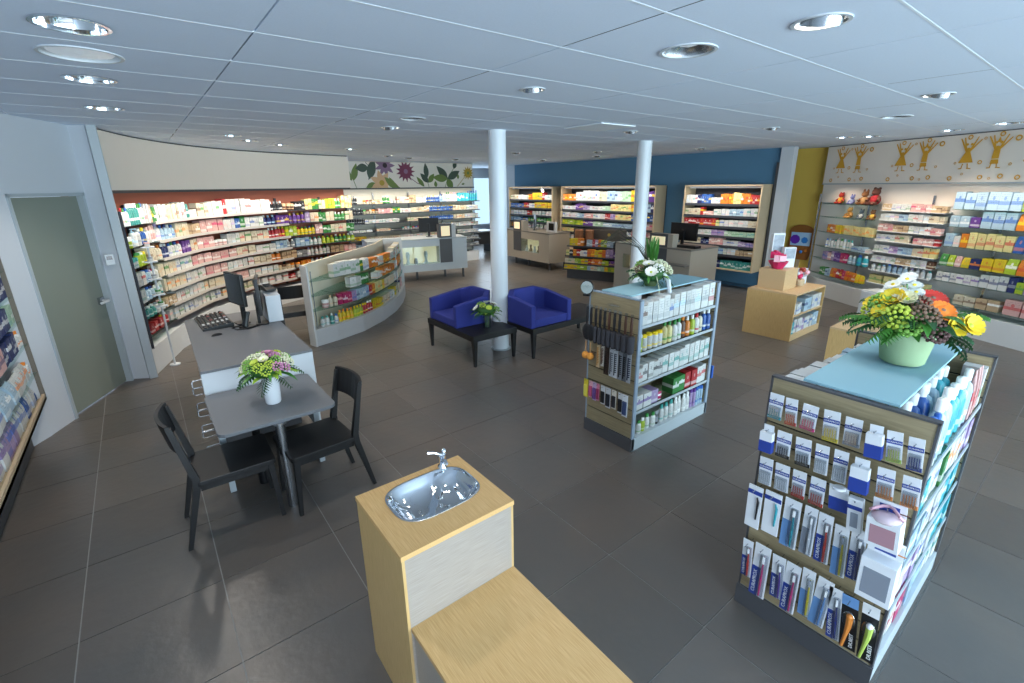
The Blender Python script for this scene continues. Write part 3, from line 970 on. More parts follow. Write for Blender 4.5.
fw = lambda c, r_, n=7: petal_flower(r_, n, PETAL[c], PETAL['lime'], 2, .5)
cl_ = lambda c, r_, s: cluster(r_, 24, r_ * .2, PETAL[c], s)
posy('round pink and green posy in a white vase on the small grey table', (.55, 3.6, .72),
     lambda t: MB().lathe([(.002, .004), (.048, .0), (.053, .01), (.06, .18), (.055, .22), (.05, .22), (.048, .1), (.002, .1)], 28, caps=False).build('vase', mat('white_ceramic', '#e8ebf0', .25), t, smooth=True),
     .225, [('pink', fw('pink', .045, 9)), ('cream', cl_('cream', .04, 2)), ('pink', cl_('pink', .035, 3)), ('green', cl_('green', .04, 4)), ('cream', fw('cream', .035)), ('lime', cl_('lime', .035, 5)), ('cream', cl_('cream', .04, 6)), ('green', cl_('green', .035, 7)),
          ('pink', cl_('pink', .03, 8)), ('lime', fw('lime', .03)), ('cream', cl_('cream', .035, 9)), ('green', cl_('green', .035, 10)), ('lime', cl_('lime', .03, 11)), ('cream', cl_('cream', .03, 12))] + [(c, cl_(c, .036, 20 + i)) for i, c in enumerate(('green', 'cream', 'pink', 'lime') * 4)], .15, 30, .15, 5)
def glass_pot(t):
    MB().lathe([(.05, .0), (.05, .01), (.058, .2), (.054, .2), (.046, .02), (.002, .015)], 20, caps=False).build('vase', GLASS, t, smooth=True)
    for k in range(6):
        MB().tube([(.02 * math.cos(k), .02 * math.sin(k), .02), (.03 * math.cos(k + 1), .03 * math.sin(k + 1), .2)], .004, 5).build('stem', LEAFM, t)
posy('loose white and green flowers in a clear glass on the left bench', (3.42, 4.95, .42), glass_pot, .2,
     [('white', fw('white', .05)), ('lime', cl_('lime', .04, 2)), ('white', fw('white', .045)), ('green', cl_('green', .045, 3)), ('lime', fw('lime', .04)), ('brown', cl_('brown', .03, 3)), ('white', fw('white', .045)), ('green', cl_('green', .04, 9)), ('lime', cl_('lime', .04, 8))], .15, 24, .13, 25)
# ------------------------------------------------------------------ goods: one mesh per kind, copied, scaled and coloured per piece
PAL = dict(w=('white', '#eceeec'), c=('cream', '#e9dfc6'), k=('pink', '#e9b9b4'), K=('magenta', '#c22a6b'), u=('pale blue', '#b5d2e6'), b=('blue', '#2f62b4'), n=('navy', '#23306e'), t=('teal', '#3f9a94'), T=('turquoise', '#39b3c4'),
           g=('green', '#3f8d46'), l=('lime', '#b3cc37'), y=('yellow', '#efd028'), Y=('pale yellow', '#efe3a0'), o=('orange', '#ec8a2b'), r=('red', '#bf2f35'), p=('purple', '#6a3f98'), P=('lilac', '#b9a3cf'), n2=('brown', '#6b4a38'), x=('black', '#24242a'),
           e=('grey', '#9aa0a6'), s=('beige', '#d3b894'), m=('mint', '#bfe0c6'))
PAL['N'] = PAL.pop('n2')
def mk_carton(b=.03):
    return MB().box(-.5, -.5, 0, .5, .5, 1).mesh('carton', [PCART])
def mk_bottle(parts, prof_b, prof_c, n=12):
    if parts:
        return MB().lathe(prof_b, n).mesh('bottle', [PBOT], smooth=True), MB().lathe(prof_c, n).mesh('cap', [ACC], smooth=True)
    return MB().lathe(prof_b, n, m=0).lathe(prof_c, n, m=1).mesh('bottle', [PBOT, ACC], smooth=True), None
PB = [(.42, 0), (.48, .03), (.48, .62), (.4, .72), (.2, .78), (.2, .82)]
PC = [(.24, .8), (.24, .98), (.2, 1.0)]
PS = [(.44, 0), (.47, .02), (.47, .78), (.4, .83)]
PSC = [(.42, .8), (.42, .97), (.3, 1.0)]
PJ = [(.46, 0), (.5, .05), (.5, .62)]
PJC = [(.5, .62), (.51, .66), (.51, .96), (.47, 1.0)]
PF = [(.4, 0), (.48, .04), (.5, .35), (.46, .68), (.3, .78)]
PFC = [(.3, .77), (.28, .97), (.2, 1.0)]
def mk_tube(parts):
    b, c = MB(), MB()
    n = 12
    for i, (w, d, z) in enumerate(((.36, .36, .16), (.44, .36, .5), (.49, .2, .85), (.5, .05, 1.0))):
        for k in range(n):
            a = 2 * PI * k / n
            b.v.append((w * math.cos(a), d * math.sin(a), z))
    for i in range(3):
        for k in range(n):
            b.face([i * n + k, i * n + (k + 1) % n, (i + 1) * n + (k + 1) % n, (i + 1) * n + k])
    b.face([3 * n + k for k in range(n)])
    (c if parts else b).lathe([(.3, 0), (.33, .01), (.35, .17)], n, m=0 if parts else 1)
    return (b.mesh('tube', [PTUBE], smooth=True), c.mesh('cap', [ACC], smooth=True)) if parts else (b.mesh('tube', [PTUBE, ACC], smooth=True), None)
def mk_pump(parts):
    b = MB().lathe([(.42, 0), (.48, .03), (.48, .66), (.36, .74), (.2, .76)], 12)
    h = MB()
    tgt, m = (h, 0) if parts else (b, 1)
    tgt.lathe([(.24, .75), (.24, .84), (.1, .85), (.1, .93)], 10, m=m)
    tgt.box(-.14, -.5, .93, .14, .16, 1.0, m)
    return (b.mesh('pump_bottle', [PBOT], smooth=True), h.mesh('pump_head', [ACC])) if parts else (b.mesh('pump_bottle', [PBOT, ACC], smooth=True), None)
def mk_pouch(parts=False):
    b = MB()
    rows = ((.5, .5, 0), (.5, .5, .25), (.49, .42, .6), (.47, .12, .93), (.47, .03, 1.0))
    for w, d, z in rows:
        b.v += [(-w, -d, z), (0, -d * 1.05, z), (w, -d, z), (w, d, z), (0, d, z), (-w, d, z)]
    for i in range(4):
        for k in range(6):
            b.face([i * 6 + k, i * 6 + (k + 1) % 6, (i + 1) * 6 + (k + 1) % 6, (i + 1) * 6 + k])
    b.face([5, 4, 3, 2, 1, 0]); b.face([24 + k for k in range(6)])
    return b.mesh('pouch', [PCART], smooth=True), None
KINDS = {}
def kind(k, parts):
    if (k, parts) not in KINDS:
        KINDS[k, parts] = {'ca': lambda: (mk_carton(), None), 'bo': lambda: mk_bottle(parts, PB, PC), 'sp': lambda: mk_bottle(parts, PS, PSC), 'ja': lambda: mk_bottle(parts, PJ, PJC), 'fl': lambda: mk_bottle(parts, PF, PFC),
                           'tu': lambda: mk_tube(parts), 'pu': lambda: mk_pump(parts), 'po': lambda: mk_pouch()}[k]()
    return KINDS[k, parts]
NOUN = dict(ca='carton', bo='bottle', sp='can', ja='jar', fl='flask', tu='tube', pu='pump bottle', po='pouch')
DEP = dict(ca=.09, bo=1, sp=1, ja=1, fl=.7, tu=.7, pu=1, po=.6)
ORD = ['first', 'second', 'third', 'fourth', 'fifth', 'sixth', 'seventh', 'eighth', 'ninth', 'tenth', 'eleventh', 'twelfth', 'thirteenth', 'fourteenth', 'fifteenth', 'sixteenth', 'seventeenth', 'eighteenth', 'nineteenth', 'twentieth']
ORD += ['twenty-' + o for o in ORD[:9]] + ['thirtieth'] + ['thirty-' + o for o in ORD[:9]]
ACCENTS = {'white': 'bgtrePku', 'cream': 'gsNro', 'pink': 'wKw', 'pale blue': 'bnw', 'blue': 'wyu', 'navy': 'wue', 'teal': 'ww', 'turquoise': 'wb', 'green': 'wwy', 'lime': 'gwy', 'yellow': 'rgbo', 'pale yellow': 'ogr', 'orange': 'wyr', 'red': 'wwy', 'purple': 'wPy',
           'lilac': 'wpb', 'brown': 'sc', 'black': 'ew', 'grey': 'wx', 'beige': 'wN', 'mint': 'gwt', 'magenta': 'wkw'}
prng = random.Random(11)
def product(k, ck, pos, rz, w, d, h, parts, acc=None):
    me, cap = kind(k, parts)
    nm, hx = PAL[ck]
    o = bpy.data.objects.new(NAMES.get(k, NOUN[k].replace(' ', '_')), me)
    COL.objects.link(o)
    o.location, o.rotation_euler, o.scale = pos, (0, 0, rz), (w, d, h)
    c = lin(hx)
    j = prng.uniform(.62, .76)
    o.color = (min(1, c[0] * j), min(1, c[1] * j), min(1, c[2] * j), 1)
    a = acc or prng.choice(ACCENTS[nm])
    o['accent'] = list(lin(PAL[a][1])[:3])
    if cap:
        q = bpy.data.objects.new(cap.name.split('.')[0], cap)
        COL.objects.link(q)
        q.parent = o
        q['accent'] = o['accent']
        q['label'] = PAL[a][0] + ' ' + cap.name.split('.')[0].replace('_', ' ')
    return o
NAMES = {}
COUNTS = {}
def parse(runs):
    out = []
    for tok in runs.split(','):
        q = tok.split()
        if not q:
            continue
        if q[0] == '_':
            out.append(('_', None, 1, float(q[1]), 0, None))
        else:
            out.append((q[1], q[0], int(q[2]), float(q[3]), float(q[4]), q[5] if len(q) > 5 else None))
    return out
def row(path, z, runs, where, shelf, names=None, cat=None, inset=.02, parts=False, dep=None, fit=True, jit=.014, second=False):
    """one shelf row of goods along a polyline that runs left to right; where closes the label"""
    global NAMES
    NAMES = names or {}
    runs = parse(runs)
    seg = [(Vector(a), Vector(b)) for a, b in zip(path, path[1:])]
    Ls = [(b - a).length for a, b in seg]
    L, Wt = sum(Ls), sum(n * w for _, _, n, w, _, _ in runs)
    f = L / Wt if fit else 1.0
    s = 0.
    seen = {}
    tot = {}
    for k, c, n, w, h, _ in runs:
        if k != '_':
            tot[c, k] = tot.get((c, k), 0) + n
    for k, c, n, w, h, acc in runs:
        for i in range(n):
            cen = s + w * f / 2
            s += w * f
            if k == '_':
                continue
            q = cen
            for (a, b), l in zip(seg, Ls):
                if q <= l or (a, b) == seg[-1]:
                    break
                q -= l
            t = (b - a).normalized()
            nrm = Vector((-t.y, t.x))
            pw = min(w * f, w * 1.25) * .91
            pd = (dep or DEP['ca']) if k == 'ca' else pw * DEP[k]
            hh = h * (1 + prng.uniform(-.05, .05))
            p = a + t * q + nrm * (inset + pd / 2 + prng.uniform(0, jit))
            o = product(k, c, (p.x, p.y, z), math.atan2(t.y, t.x) + prng.uniform(-.03, .03), pw, pd, hh, parts, acc)
            m = seen[c, k] = seen.get((c, k), 0) + 1
            noun = (names or {}).get('noun_' + k) or NOUN[k]
            if tot[c, k] == 1:
                lab = f"only {PAL[c][0]} {noun} on {shelf} {where}"
            else:
                lab = f"{ORD[m - 1]} {PAL[c][0]} {noun} from left on {shelf} {where}"
            tag(o, lab, (cat or {}).get(k) or NOUN[k].split()[-1], f"goods on {shelf} {where}"[:100])
            COUNTS[o.name.split('.')[0]] = COUNTS.get(o.name.split('.')[0], 0) + 1
def sh(i, n=None):
    return 'bottom shelf,' if n is not None and i == n - 1 else 'top shelf,' if i == 0 else ORD[i] + ' shelf down,'
def sub(path, f0, f1):
    """stretch of a polyline between two fractions of its length"""
    pts = [Vector(p) for p in path]
    Ls = [(b - a).length for a, b in zip(pts, pts[1:])]
    tot = sum(Ls)
    def at(s):
        for i, l in enumerate(Ls):
            if s <= l + 1e-9:
                return pts[i].lerp(pts[i + 1], min(1, s / l))
            s -= l
        return pts[-1]
    a, b = f0 * tot, f1 * tot
    out = [at(a)]
    acc = 0
    for i, l in enumerate(Ls[:-1]):
        acc += l
        if a + 1e-6 < acc < b - 1e-6:
            out.append(pts[i + 1])
    out.append(at(b))
    return [(p.x, p.y) for p in out]

# ------------------------------------------------------------------ shelving along the curved terracotta wall
ZS = [1.815, 1.56, 1.315, 1.09, .88, .67, .47]
t = thing('wall_shelving', 'curved wall shelving with white price rails on the terracotta wall', 'shelves', (0, 0, 0))
MB().strip(RF, offset(RF, .35), 0, .33).build('plinth', WHITEL, t)
rb = offset(RF, .33)
for i, (x, y) in enumerate(rb):
    nxt = Vector(rb[min(i + 1, len(rb) - 1)]) - Vector(rb[max(i - 1, 0)])
    MB().box(-.02, -.015, .33, .02, .015, 2.05).build('upright', SHELFD, t, (x, y, 0), math.atan2(nxt.y, nxt.x))
for z in ZS:
    for i in range(len(RF) - 1):
        A, B_ = [RF[i], RF[i + 1]], [rb[i], rb[i + 1]]
        s_ = MB().strip(A, B_, z - .014, z).build('shelf', GLASSG if i in (0,) else GREYW if i < 4 else SHELFD, t)
        if 1 <= i <= 3:
            u = (Vector(A[1]) - Vector(A[0])).normalized()
            n_ = Vector((-u.y, u.x))
            q = [(A[0][0] - n_.x * .012, A[0][1] - n_.y * .012), (A[1][0] - n_.x * .012, A[1][1] - n_.y * .012)]
            MB().strip(q, A, z - .03, z + .012).build('price_rail', PRICE, s_)
MB().strip([(-.18, 7.2), (-.12, 7.18)], [(-.3, 7.45), (-.24, 7.5)], .33, 2.0).build('side_panel', SHELFD, t)
CN = dict(ca='cosmetic_carton', bo='lotion_bottle', ja='cream_jar', tu='cream_tube')
RL = 'terracotta wall'
rows_red = [
    'w bo 3 .07 .22,t bo 5 .075 .26,w bo 3 .07 .25,w ca 2 .07 .24,k ca 1 .07 .22,g ca 2 .07 .2,w ca 4 .075 .22,c ca 5 .08 .22,w ca 3 .075 .24,t ca 1 .08 .2,w ca 3 .08 .12,c ca 3 .1 .2,w ca 4 .1 .22,r ca 1 .1 .26,w ca 5 .13 .25,w ca 4 .12 .22,x bo 4 .09 .18,N ja 3 .09 .13,x ca 3 .09 .17,Y ca 2 .09 .2,g ca 2 .09 .2,c ca 2 .09 .18,l ca 3 .09 .2,g bo 2 .09 .19,Y ca 3 .1 .24',
    'l ja 1 .1 .14,w ja 1 .08 .1,w pu 2 .09 .22,b bo 2 .08 .22,w bo 2 .08 .2,k tu 2 .08 .22,w bo 1 .1 .24,u bo 4 .08 .2,c ca 4 .08 .2,s ca 3 .1 .16,k ca 4 .12 .2,w ca 3 .09 .18,b ca 2 .06 .18,g ca 1 .1 .2,w ca 4 .09 .18,n bo 3 .09 .19,p ca 3 .09 .18,p bo 4 .08 .2,P ca 1 .1 .22,c ca 2 .09 .19,g ca 2 .08 .18,c ca 2 .09 .19,g bo 3 .08 .17,c ca 2 .09 .18',
    'w ja 2 .08 .12,l sp 3 .085 .17,c ca 3 .08 .2,c bo 3 .08 .2,n bo 2 .08 .2,w bo 4 .08 .19,p ca 3 .08 .18,c ca 2 .1 .17,k ca 3 .12 .18,k ja 3 .1 .1,w ca 3 .1 .17,c ca 5 .12 .17,r bo 5 .075 .2,l ca 3 .08 .2,y bo 5 .08 .16,k ca 2 .08 .2,g ca 2 .09 .16,c ca 4 .09 .17,g ca 2 .09 .16',
    'w ca 2 .09 .16,u bo 2 .08 .16,w bo 3 .07 .15,c ca 5 .08 .17,w ca 4 .09 .17,k ca 3 .14 .15,k ca 3 .16 .14,c ca 3 .12 .14,w ca 3 .12 .12,u ca 3 .07 .16,e bo 2 .08 .16,u ca 3 .08 .17,w bo 3 .08 .16,l bo 3 .08 .16,g bo 3 .08 .17,l bo 2 .08 .17',
    'w ca 1 .1 .16,u bo 3 .08 .16,w tu 3 .08 .15,c ca 6 .08 .16,w ca 5 .09 .15,k ca 3 .13 .15,w ca 5 .1 .14,c ca 3 .1 .14,o bo 2 .09 .17,s ca 3 .09 .15,e ca 2 .09 .13,w bo 6 .07 .16,s ca 3 .08 .15,k ca 3 .08 .14',
    't bo 3 .09 .15,w bo 3 .08 .14,s ca 3 .09 .12,w ca 7 .09 .15,c ca 5 .1 .14,k ca 3 .12 .14,w ca 5 .1 .13,c ja 5 .08 .1,o ca 2 .09 .13,w bo 5 .08 .14,c ca 5 .09 .13',
    'r ca 3 .09 .13,r bo 2 .08 .14,w ca 3 .09 .13,w ca 8 .08 .14,c ca 5 .1 .12,w ca 5 .1 .13,r ca 1 .1 .1,w ca 6 .1 .12,k ca 3 .1 .12']
for i, r_ in enumerate(rows_red):
    row(sub(RF, .03, .995), ZS[i], r_, RL, sh(i, 7), CN, dep=.13, inset=.015)
# little white tester stand at the left end
t = thing('tester_stand', 'slim white tester stand with small trays before the left end of terracotta shelves', 'display stand', (.05, 7.42, 0))
MB().lathe([(.06, 0), (.06, .015)], 16).build('foot', WHITEL, t)
MB().tube([(0, 0, .0), (0, 0, 1.62)], .012, 8).build('pole', WHITEL, t)
for nz, z in enumerate((1.55, 1.37, 1.15, .95, .8)):
    MB().prism(rrect(-.07, -.05, .07, .05, .02), z, z + .012).build('tray', WHITEL, t)
    tag(product('ja', 'w', (.05, 7.42 + .015, z + .012), 0, .06, .06, .055, False), f'white tester jar on the {ORD[nz]} tray down of the slim tester stand', 'jar', 'tester jars')

# ------------------------------------------------------------------ rear shelving under the flower mural
FA = [(4.25, 12.48), (8.42, 12.48)]
t = thing('wall_shelving', 'rear glass shelving below the flower mural', 'shelves', (0, 0, 0))
MB().box(4.1, 12.5, 0, 8.4, 12.86, .3).build('plinth', WHITEL, t)
for x in (4.2, 5.2, 6.25, 7.3, 8.38):
    MB().box(x - .015, 12.8, .3, x + .015, 12.86, 2.1).build('upright', STEEL, t)
MB().box(8.0, 12.5, .3, 8.03, 12.8, .35).build('bracket', STEEL, t)
for z in ZS:
    MB().box(4.22, 12.46, z - .022, 8.46, 12.84, z).build('shelf', SHELFD, t)
FN = dict(ca='beauty_carton', bo='tonic_bottle', ja='balm_jar', tu='balm_tube')
rows_fl = [
    'x bo 7 .055 .2,_ .15,c ja 3 .08 .1,s ca 4 .07 .1,g bo 3 .07 .2,w ja 2 .1 .08,c ca 5 .07 .16,s ca 3 .07 .2,w ca 3 .1 .13,b bo 8 .055 .18,u bo 4 .055 .22,w bo 6 .06 .26,T ca 6 .06 .24,T bo 5 .07 .3',
    'x bo 8 .055 .16,c ja 5 .07 .11,k ca 5 .07 .12,g ca 3 .06 .15,w ca 4 .07 .11,c ca 5 .07 .13,s ca 2 .07 .17,b bo 12 .055 .15,c ca 5 .08 .14,w ca 4 .09 .13',
    'x bo 8 .055 .15,w ca 10 .08 .1,_ .2,c ca 7 .08 .1,b bo 12 .055 .14,c ca 4 .08 .13,w ca 5 .08 .13',
    'w ca 4 .16 .06,_ .1,c ca 5 .07 .08,x ca 3 .1 .04,w ja 8 .07 .08,c ja 8 .07 .08,b bo 6 .055 .13,w ca 10 .08 .12',
    'y ca 5 .09 .1,c ca 9 .09 .07,w ca 9 .08 .08,c ca 8 .08 .08,x bo 2 .08 .12,w ca 8 .08 .1',
    'u ca 3 .12 .1,w ca 6 .09 .09,c ca 6 .09 .08,_ 1.2,w ca 6 .08 .1,e ca 4 .09 .1',
    'w ca 8 .09 .08,c ca 6 .09 .09,_ 1.2,w ca 5 .09 .1,e ca 4 .09 .09']
for i, r_ in enumerate(rows_fl):
    row(FA, ZS[i], r_, 'rear flower wall', sh(i, 7), FN, dep=.12)
# mural board with printed plants
mu = thing('flower_mural', 'white mural board with large botanical flower print on the rear wall', 'mural', (4.3, 12.8, 2.22))
MB().box(0, 0, 0, 4.15, .05, .67).build('board', mat('mural_white', '#eee9df', .6), mu)
MB().box(-.02, -.03, -.03, 4.18, .05, 0).build('lower_edge', DKGREY, mu)
LEAFN = [0]
def flat_leaf(p, ang, L, W, m, name='printed_leaf', off=0.):
    L, W = (L * 1.2, W * 1.35) if name == 'printed_leaf' else (L, W)
    b = MB()
    pts = []
    for i in range(9):
        u = i / 8
        pts.append((L * u, W * .5 * math.sin(PI * u ** .85)))
    pts += [(x, -y) for x, y in reversed(pts[1:-1])]
    ca, sa = math.cos(ang), math.sin(ang)
    vs = [(p[0] + x * ca - y * sa, p[1] + x * sa + y * ca) for x, y in pts]
    n = len(vs)
    LEAFN[0] += 1
    b.v = [(x, -.002 - off - .00015 * LEAFN[0], min(.668, max(.002, z))) for x, z in vs]
    b.face(list(range(n)))
    return b.build(name, m, mu)
def flat_stem(pts, m, w=.008):
    b = MB()
    for (x0, z0), (x1, z1) in zip(pts, pts[1:]):
        d = Vector((x1 - x0, z1 - z0)).normalized() * w
        i0 = len(b.v)
        b.v += [(x0 - d.y, -.0015, z0 + d.x), (x0 + d.y, -.0015, z0 - d.x), (x1 + d.y, -.0015, z1 - d.x), (x1 - d.y, -.0015, z1 + d.x)]
        b.face([i0, i0 + 1, i0 + 2, i0 + 3])
    b.build('printed_stem', m, mu)
def flat_flower(c, r_, n, m, mc, rows=1):
    r_ *= 1.25
    for q in range(rows):
        for k in range(n):
            a = 2 * PI * (k + .5 * q) / n
            flat_leaf((c[0], c[1]), a, r_ * (1 - .3 * q), r_ * 3.3 / n, m, 'printed_petal', .001 * (q + 1))
    b = MB()
    b.v = [(c[0] + r_ * .22 * math.cos(2 * PI * k / 12), -.022, min(.668, c[1] + r_ * .22 * math.sin(2 * PI * k / 12))) for k in range(12)]
    b.face(list(range(12)))
    b.build('printed_flower_centre', mc, mu)
IG, ID, IP, IV, IM, IY = [mat('print_' + n, c, .6) for n, c in dict(green='#6f8648', dark='#46584c', peach='#d9b48c', violet='#8d6f8c', maroon='#7b3b57', yellow='#b59a3c').items()]
S_ = 4.15 / 920.   # print laid out in units of the board
def mp(x, y):
    return ((x - 28) * S_, .67 - (y - 72) / 178 * .67)
flat_stem([mp(35, 75), mp(40, 150), mp(60, 215), mp(90, 250)], IG); flat_leaf(mp(30, 160), R(95), .36, .1, ID)
flat_stem([mp(135, 255), mp(120, 200), mp(100, 150)], IG); flat_leaf(mp(110, 200), R(120), .36, .12, IG); flat_leaf(mp(118, 200), R(75), .38, .13, IG); flat_leaf(mp(45, 225), R(-30), .2, .06, ID)
flat_leaf(mp(215, 110), R(185), .3, .16, ID); flat_leaf(mp(215, 190), R(72), .48, .18, ID); flat_stem([mp(210, 195), mp(225, 110), mp(200, 76)], ID)
flat_flower(mp(318, 95), .24, 9, IV, mat('print_black', '#33262f', .6)); flat_stem([mp(285, 150), mp(320, 190)], IV)
flat_flower(mp(290, 215), .27, 7, IP, IY); flat_leaf(mp(250, 215), R(205), .25, .1, IG); flat_leaf(mp(310, 175), R(-42), .6, .14, IG); flat_leaf(mp(340, 175), R(-60), .45, .1, IG)
flat_flower(mp(452, 135), .235, 13, IM, IV, 3); flat_stem([mp(480, 180), mp(530, 220), mp(575, 235)], IM)
flat_stem([mp(610, 250), mp(600, 200), mp(590, 110)], IG)
for a, l in ((95, .36), (135, .3), (52, .26)): flat_leaf(mp(598, 185) if a == 95 else mp(608, 215), R(a), l, .12, IG if a == 52 else ID)
flat_leaf(mp(575, 245), R(130), .3, .09, IG); flat_leaf(mp(660, 250), R(95), .15, .08, IG)
flat_stem([mp(730, 250), mp(750, 185), mp(800, 110), mp(815, 80)], IG)
for a, l in ((135, .42), (175, .42), (28, .4), (-65, .3)): flat_leaf(mp(750, 188), R(a), l, .16, ID if a in (135, 28) else IG)
flat_leaf(mp(800, 112), R(70), .2, .1, ID); flat_leaf(mp(830, 190), R(90), .13, .06, IG)
flat_stem([mp(825, 245), mp(870, 190), mp(905, 150)], IY); flat_flower(mp(910, 143), .16, 12, IY, IG, 2); flat_leaf(mp(880, 225), R(190), .1, .04, IG)

# ------------------------------------------------------------------ three shelf cabinets before the blue wall
BZ = [1.81, 1.56, 1.335, 1.13, .93, .735, .48]
MN = dict(ca='medicine_carton', bo='medicine_bottle')
def blue_unit(label, where, y0, y1, rows, nm):
    MN = dict(ca=nm, bo='medicine_bottle')
    t = thing('shelf_cabinet', label, 'cabinet', (10.05, y1, 0), R(-90), 'shelf cabinets on the blue wall')
    L = y1 - y0
    MB().box(0, .42, .42, L, .45, 2.18).build('back_panel', SHELFD, t)
    for x in (0, L - .03):
        MB().box(x, 0, .4, x + .03, .42, 2.2).build('side_panel', BEIGE, t)
    MB().box(.03, 0, 2.17, L - .03, .42, 2.2).build('top_panel', BEIGE, t)
    MB().box(.03, 0, .4, L - .03, .42, .43).build('bottom_panel', BEIGE, t)
    MB().box(.05, .12, 2.13, L - .05, .17, 2.17).build('light_strip', WHITEL, t)
    for z in BZ[:-1]:
        MB().box(.03, .02, z - .05, L - .03, .42, z).build('shelf', SHELFD, t)
    for i, r_ in enumerate(rows):
        row([(10.05, y1 - .05), (10.05, y0 + .05)], BZ[i] if i < 6 else .43, r_, where, sh(i, 7), MN, dep=.13, inset=.03)
blue_unit('left shelf cabinet of medicines on the blue wall, half behind the first counter', 'left blue-wall cabinet', 10.9, 13.05, [
    'c ca 4 .09 .14,w ca 5 .09 .14,o ca 2 .09 .16,y ca 4 .1 .2,r ca 1 .1 .22,w ca 3 .1 .14', 'b ca 6 .09 .12,r ca 2 .1 .14,w ca 2 .1 .13,y ca 8 .08 .16', 'w ca 6 .09 .13,r ca 2 .08 .12,w ca 6 .1 .12', 'u ca 4 .09 .12,b ca 3 .09 .1,g ca 9 .09 .12',
    'o ca 5 .09 .12,w ca 6 .1 .12', 'w ca 9 .1 .12', 'c ca 9 .1 .12'], 'tablet_carton')
blue_unit('wide middle shelf cabinet of medicines on the blue wall behind the second column', 'middle blue-wall cabinet', 7.22, 10.53, [
    'o ca 6 .1 .18,w ca 4 .08 .22,w ca 2 .09 .28,w ca 6 .08 .26,c ca 3 .1 .24,u ca 5 .1 .25,m ca 4 .1 .24,y ca 3 .1 .28,r ca 3 .1 .2,p ca 2 .1 .26', 'w ca 7 .08 .1,p ca 4 .08 .16,P ca 3 .09 .12,w ca 5 .1 .1,m ca 3 .1 .11,Y ca 8 .09 .17,y ca 5 .09 .22,u ca 2 .09 .2,n ca 1 .1 .22',
    'w ca 7 .09 .14,u ca 3 .09 .12,k ca 4 .09 .13,w ca 5 .09 .13,r ca 2 .09 .14,P ca 2 .09 .15,Y ca 6 .09 .13,b ca 7 .1 .17', 'l ca 8 .1 .14,p ca 4 .09 .14,m ca 4 .09 .12,u ca 10 .1 .11,k ca 6 .09 .16',
    'Y ca 6 .1 .1,m ca 6 .1 .1,c ca 8 .1 .09,w ca 4 .1 .1,k ca 6 .1 .14', 'w ca 12 .11 .1,l ca 8 .1 .1', 'c ca 14 .12 .1'], 'medicine_carton')
blue_unit('right shelf cabinet of medicines at the blue wall end beside the white pilaster', 'right blue-wall cabinet', 4.69, 6.45, [
    'w ca 5 .08 .18,n ca 2 .08 .18,b ca 4 .08 .19,w ca 4 .08 .12,o ca 6 .07 .2,Y ca 3 .08 .22,o ca 4 .07 .2,r ca 4 .07 .18', 'c ca 5 .1 .14,r ca 1 .1 .16,k ca 4 .08 .08,w ca 4 .12 .13,u ca 4 .1 .14,w ca 4 .1 .16', 'r ca 8 .11 .15,Y ca 1 .1 .12,w ca 6 .12 .13,c ca 2 .1 .13',
    's ca 3 .09 .13,g ca 2 .08 .12,w ca 4 .1 .11,P ca 4 .09 .12,m ca 8 .1 .1', 'c ca 6 .09 .13,n ca 3 .08 .1,k ca 5 .08 .16,w ca 4 .1 .11,P ca 4 .1 .09', 'w ca 3 .09 .12,b ca 4 .09 .16,u ca 4 .09 .14,w ca 3 .09 .13,s ca 4 .09 .11', 'w bo 4 .09 .14,t ca 3 .09 .17,n ca 5 .08 .16,t ca 8 .09 .17'], 'drug_carton')
for lb, y in (('white shelf spotlight on a thin arm at the left blue-wall cabinet', 10.93), ('white shelf spotlight on a thin arm beside the second column', 7.27)):
    t = thing('shelf_spotlight', lb, 'spotlight', (9.62, y, 2.08), 0, 'shelf spotlights')
    MB().tube([(.48, 0, .122), (.2, 0, .128), (0, 0, .06)], .008, 6).build('arm', STEEL, t)
    MB().tube([(0, -.02, .08), (-.03, -.1, .0)], [.03, .04], 10).build('head', WHITEL, t)
    MB().ball((-.035, -.115, -.01), .03, 8, 5).build('lamp', LAMPW, t)

# mural strip lamp; lights without fittings added to brighten bulkhead, cabinet and frieze goods
def lamp_or_fill_strip(parent, a, b, z, tgt, power, col, w=.06):
    a, b = Vector(a), Vector(b)
    m = (a + b) / 2
    l = area('lamp_or_fill_light', (m.x, m.y, z), (*tgt, z - .8), (b - a).length, w, power, col)
    l.data.spread = R(110)
    d = (Vector((*tgt, z - .8)) - Vector((m.x, m.y, z))).normalized()
    u = Vector(((b - a).x, (b - a).y, 0)).normalized()
    M = Matrix((u, (-d).cross(u), -d)).transposed()
    l.rotation_euler = M.to_euler()
    return l
SW = (1.0, .88, .74)
for i in range(len(RF) - 1):
    a, b = offset(RF, -.22)[i], offset(RF, -.22)[i + 1]
    c = offset(RF, .3)[i], offset(RF, .3)[i + 1]
    lamp_or_fill_strip(None, a, b, 2.19, ((c[0][0] + c[1][0]) / 2, (c[0][1] + c[1][1]) / 2), 2.6, SW)
lamp_or_fill_strip(None, (4.3, 12.15), (8.4, 12.15), 2.19, (6.35, 12.75), 15, (1.0, .93, .8))
for y0, y1 in ((10.95, 13.0), (7.3, 10.45), (4.7, 6.4)):
    lamp_or_fill_strip(None, (9.8, y1), (9.8, y0), 2.24, (10.3, (y0 + y1) / 2), 2.5 * (y1 - y0), (1.0, .94, .86))
for i in range(len(RW) - 1):
    a, b = offset(RW, -.2)[i], offset(RW, -.2)[i + 1]
    c = offset(RW, .3)[i], offset(RW, .3)[i + 1]
    lamp_or_fill_strip(None, a, b, 2.15, ((c[0][0] + c[1][0]) / 2, (c[0][1] + c[1][1]) / 2), 1.1, SW)
